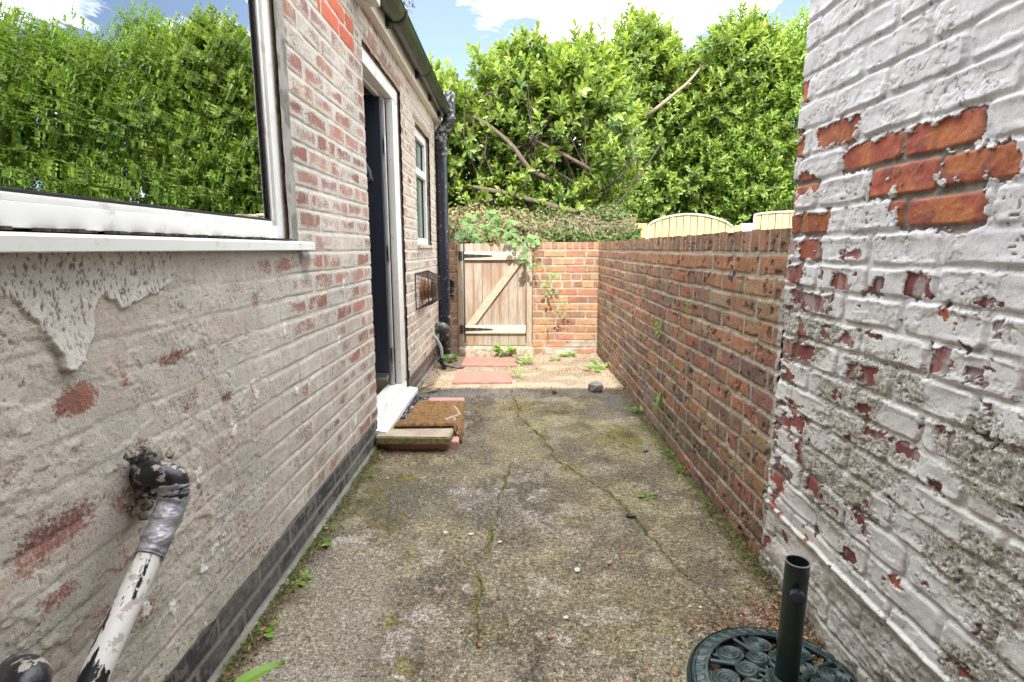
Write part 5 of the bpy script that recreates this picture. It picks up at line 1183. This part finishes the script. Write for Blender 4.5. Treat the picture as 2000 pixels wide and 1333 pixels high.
# weeds on the brick wall
for (px, py, n, s_, lab) in ((1292, 625, 12, .07, 'trailing weed hanging from the middle of the garden wall'), (1288, 765, 10, .08, 'bright leafy weed hanging low on the garden wall'), (1350, 590, 6, .035, 'tiny fern in a joint high on the garden wall'), (1318, 705, 7, .035, 'tiny fern lower on the garden wall')):
    y_, z_ = onX(px, py, XR - .01); t = thing('wall_weed', lab, 'weed', (XR - .01, y_, z_)); b = MB(); Lp, Ld, Ln_, Ll, Lw = [], [], [], [], []
    for i in range(n):
        p = Vector((XR - .012 - random.random() * .02, y_ + random.gauss(0, s_ * .25), z_ - random.random() * s_ * 1.3)); b.tube([(XR, y_, z_), p], .001, 4)
        Lp.append(p); Ld.append(Vector((-.4, random.gauss(0, 1), -.6))); Ln_.append(Vector((-1, -.4, .4))); Ll.append(s_ * .4); Lw.append(s_ * .28)
    b.build('stems', gs, t); heroleaf('leaves', Lp, Ld, Ln_, Ll, Lw, WM, t)
# single big leaf near the camera
p0 = Vector((-.612, 1.150, .045)); 
bl = thing('broad_leaf_weed', 'single long bright green leaf at the bottom of the picture', 'weed', (-.66, 1.08, 0))
MB().tube(bez([(-.70, 1.04, 0), (-.685, 1.06, .03), (-.665, 1.085, .05)], 5), .0022, 6).build('stem', gs, bl, True)
n1, n2 = 22, 9; uu, vv = np.meshgrid(np.linspace(0, 1, n1), np.linspace(-1, 1, n2), indexing='ij')
A_ = np.array([-.680, 1.070, .045]); B_ = np.array([-.575, 1.190, .07]); ax = B_ - A_; side = np.cross(ax, [0, 0, 1]); side /= np.linalg.norm(side)
wd = .021 * np.sin(np.pi * uu ** .8) ** .8 * (1 + .10 * np.sin(uu * 60) * (np.abs(vv) > .9)); P = A_ + ax * uu[..., None] + side * (wd * vv)[..., None]; P[..., 2] += .008 * np.abs(vv) - .02 * uu ** 2 + .012 * np.sin(uu * 3)
o_ = link('leaf', np_mesh('leaf', P, np.array([[i * n2 + j, (i + 1) * n2 + j, (i + 1) * n2 + j + 1, i * n2 + j + 1] for i in range(n1 - 1) for j in range(n2 - 1)]), True, {'tone': (.75 - .4 * (np.abs(vv) < .1)).ravel()}), WM, bl)
# stone lump
def pebble(name, loc, r, sc, mat, label, cat, group=None, sub=2, rough=.18):
    b = MB(); bmesh.ops.create_icosphere(b.bm, subdivisions=sub, radius=r)
    for v in b.bm.verts: v.co = Vector((v.co.x * sc[0], v.co.y * sc[1], v.co.z * sc[2])) * (1 + random.uniform(-rough, rough))
    o_ = b.build(name, mat, None, False); o_.location = loc; o_.rotation_euler = (0, 0, random.random() * 6); return tag(o_, label, cat, group)
greys = plain('grey_rubble', (.30, .28, .26), .9, .3, 20, .003, 50, dirt=(.4, .38, .36), dsc=15)
pebble('stone', (.622, 4.0, .035), .062, (1, .8, .75), greys, 'grey lump of broken stone at the edge of the sunlight', 'stone')
pebble('stone', (.30, 3.93, .012), .022, (1, .9, .8), plain('dark_stone', (.05, .045, .03), .9), 'small dark stone on the shadow edge', 'stone')
chipm = plain('orange_brick_chip', (.42, .17, .09), .9, .2, 40, .001, 90)
first = None
for i, (px, py, r_) in enumerate(((1276, 1038, .011), (1217, 1081, .008), (1189, 1102, .010), (1074, 1245, .010), (937, 1262, .009), (1152, 1156, .006), (1047, 932, .007), (1263, 1306, .008), (1225, 1333, .007), (1060, 1302, .006), (766, 1208, .005), (1405, 1010, .006), (1000, 1060, .005), (1450, 1170, .005), (890, 1100, .005), (1330, 1190, .005))):
    x_, y_ = onZ(px, py)
    if i % 4 == 0 or first is None:
        first = pebble('brick_chip', (x_, y_, r_ * .3), 1.0, (1, .75, .45), chipm, 'small orange brick chip lying loose on the concrete', 'brick chip', 'brick chips scattered on the concrete', 1, .2); o_ = first
    else:
        o_ = first.copy(); COL.objects.link(o_); o_.location = (x_, y_, r_ * .3)
    o_.scale = (r_, r_, r_); o_.rotation_euler = (0, 0, random.random() * 6)
whm = plain('white_paint_flake', (.50, .48, .44), .8)
first = None
for i, (px, py, r_) in enumerate(((1127, 1115, .012), (1368, 1188, .006), (1347, 1186, .005), (1447, 1205, .004), (696, 1198, .004), (553, 1240, .004), (870, 1042, .010), (920, 1045, .010), (976, 1060, .008), (1105, 1208, .008), (757, 935, .007), (1100, 1300, .004), (800, 887, .008), (1140, 1208, .004))):
    x_, y_ = onZ(px, py)
    if first is None: first = pebble('paint_flake', (x_, y_, .004), 1.0, (1.2, .8, .12), whm, 'white flake of fallen paint lying on the concrete', 'paint flake', 'white paint flakes on the concrete', 1, .35); o_ = first
    else: o_ = first.copy(); COL.objects.link(o_); o_.location = (x_, y_, .004)
    o_.scale = (r_, r_, r_); o_.rotation_euler = (0, 0, random.random() * 6)
# crumpled black scrap
pebble('black_scrap', (*onZ(1262 - 30, 1012), .008), .014, (1.5, .6, .5), plain('black_scrap', (.015, .015, .018), .5), 'crumpled black scrap beside the long crack', 'scrap', None, 2, .5)
pebble('stone', (*onZ(1262, 884), .006), .014, (1.6, .7, .35), plain('dark_debris', (.04, .035, .035), .8), 'dark flat bit of debris on the algae-stained concrete', 'stone', None, 2, .4)
# leaf litter, moss: uncountable
def litter(name, n, spots, cols, size, z0=.004):
    k = rng.integers(0, len(spots), n); sp_ = np.array(spots)[k]; x_ = sp_[:, 0] + rng.normal(size=n) * sp_[:, 2]; y_ = sp_[:, 1] + rng.normal(size=n) * sp_[:, 3]
    x_ = np.clip(x_, XL + .01, XR - .01)
    Pb = np.stack([x_, y_, z0 + .008 * rng.random(n) + .012 * ((x_ < XL + .06) | (x_ > XR - .06))], -1); D = unit(n); D[:, 2] *= .35; Nn = np.array([0, 0, 1.0]) + unit(n) * .5
    V, Q = simple_leaves(Pb, D, Nn, size * (.4 + 1.0 * rng.random(n)), size * .45 * (.4 + rng.random(n)))
    m_, nt, P, L = new_mat(name); t = attr(nt, 'tone', 'Fac'); r = N(nt, 'ShaderNodeValToRGB'); r.color_ramp.interpolation = 'CONSTANT'
    while len(r.color_ramp.elements) < len(cols): r.color_ramp.elements.new(.5)
    for i, c in enumerate(cols): r.color_ramp.elements[i].position = i / len(cols); r.color_ramp.elements[i].color = (*c, 1)
    L(t, r.inputs[0]); L(r.outputs[0], P.inputs['Base Color']); P.inputs['Roughness'].default_value = .85
    tag(link(name, np_mesh(name, V, Q, False, {'tone': np.repeat(rng.random(n), 6)}), m_), kind='stuff')
browns = [(.30, .13, .07), (.20, .10, .06), (.36, .20, .11), (.13, .075, .05), (.40, .28, .17), (.25, .09, .055)]
spots = [(-.62, 2.62, .12, .05), (-.42, 2.66, .12, .04), (-.26, 3.1, .04, .18), (-.24, 3.5, .05, .2), (-.15, 3.75, .2, .12), (-.66, 4.3, .06, .3), (-.62, 4.75, .07, .15), (.2, 4.08, .4, .03), (-.5, 4.07, .2, .03), (.0, 4.75, .35, .05), (.4, 4.6, .25, .3), (.1, 5.25, .4, .08), (.7, 4.6, .08, .4), (.78, 3.95, .05, .12), (.80, 2.8, .03, .5), (.80, 2.0, .03, .4), (.80, 1.45, .03, .15), (.80, 1.30, .025, .12), (.74, 1.45, .05, .04), (.82, 1.1, .02, .15), (.70, 1.38, .06, .02), (.66, 1.20, .12, .12), (-.72, 1.5, .02, .3), (-.72, 1.2, .02, .2), (-.72, 2.3, .02, .3), (.0, 3.3, .3, .3), (.62, 1.40, .10, .04), (.80, 1.2, .03, .1), (.02, 3.6, .03, .3)]
litter('leaf_litter', 3600, spots, browns, .015)
litter('fine_litter', 2600, [(0, 2.0, .5, .7), (0, 3.2, .5, .6), (0, 1.4, .5, .2), (.1, 4.8, .5, .4)], [(.30, .14, .08), (.10, .07, .05), (.50, .46, .40), (.22, .18, .12), (.05, .045, .04)], .0085, .002)
spm = [(XL + .02, y_, .015, .08) for y_ in (1.15, 1.35, 1.6, 1.85, 2.1, 2.4, 2.6)] + [(XR - .03, y_, .018, .12) for y_ in (1.7, 1.9, 2.1, 2.4, 2.7, 3.0, 3.4)]
litter('moss', 3600, spm, [(.07, .12, .02), (.12, .15, .03), (.05, .08, .02), (.17, .17, .04)], .010, .004)
# twigs by the door sill
first = None
for i in range(7):
    a_ = random.uniform(-.5, .9); x_ = -.68 + random.uniform(-.03, .06); y_ = 3.98 + random.uniform(-.10, .15); l_ = random.uniform(.04, .09)
    b = MB().tube([(x_, y_, .012), (x_ + l_ * math.cos(a_), y_ + l_ * math.sin(a_), .022 + random.uniform(0, .01))], .006, 6)
    tag(b.build('wood_scrap', plain('scrap_wood', (.30, .22, .14), .85, .3, 30), None), 'small splinter of wood lying beside the house just past the door', 'wood scrap', 'wood splinters by the door')

# ================================================================== MAIN HOUSE behind the camera (casts the near shade)
mh = thing('main_house', 'tall brick house standing behind the camera whose shadow falls along the path', 'house', (0, -4, 0))
HH = math.tan(R(SUN_EL)) * (4.09 + 1.6) 
MB().box(-3.2, 3.0, -4, -1.6, 0, HH).build('walls', M['bodybrick'], mh)
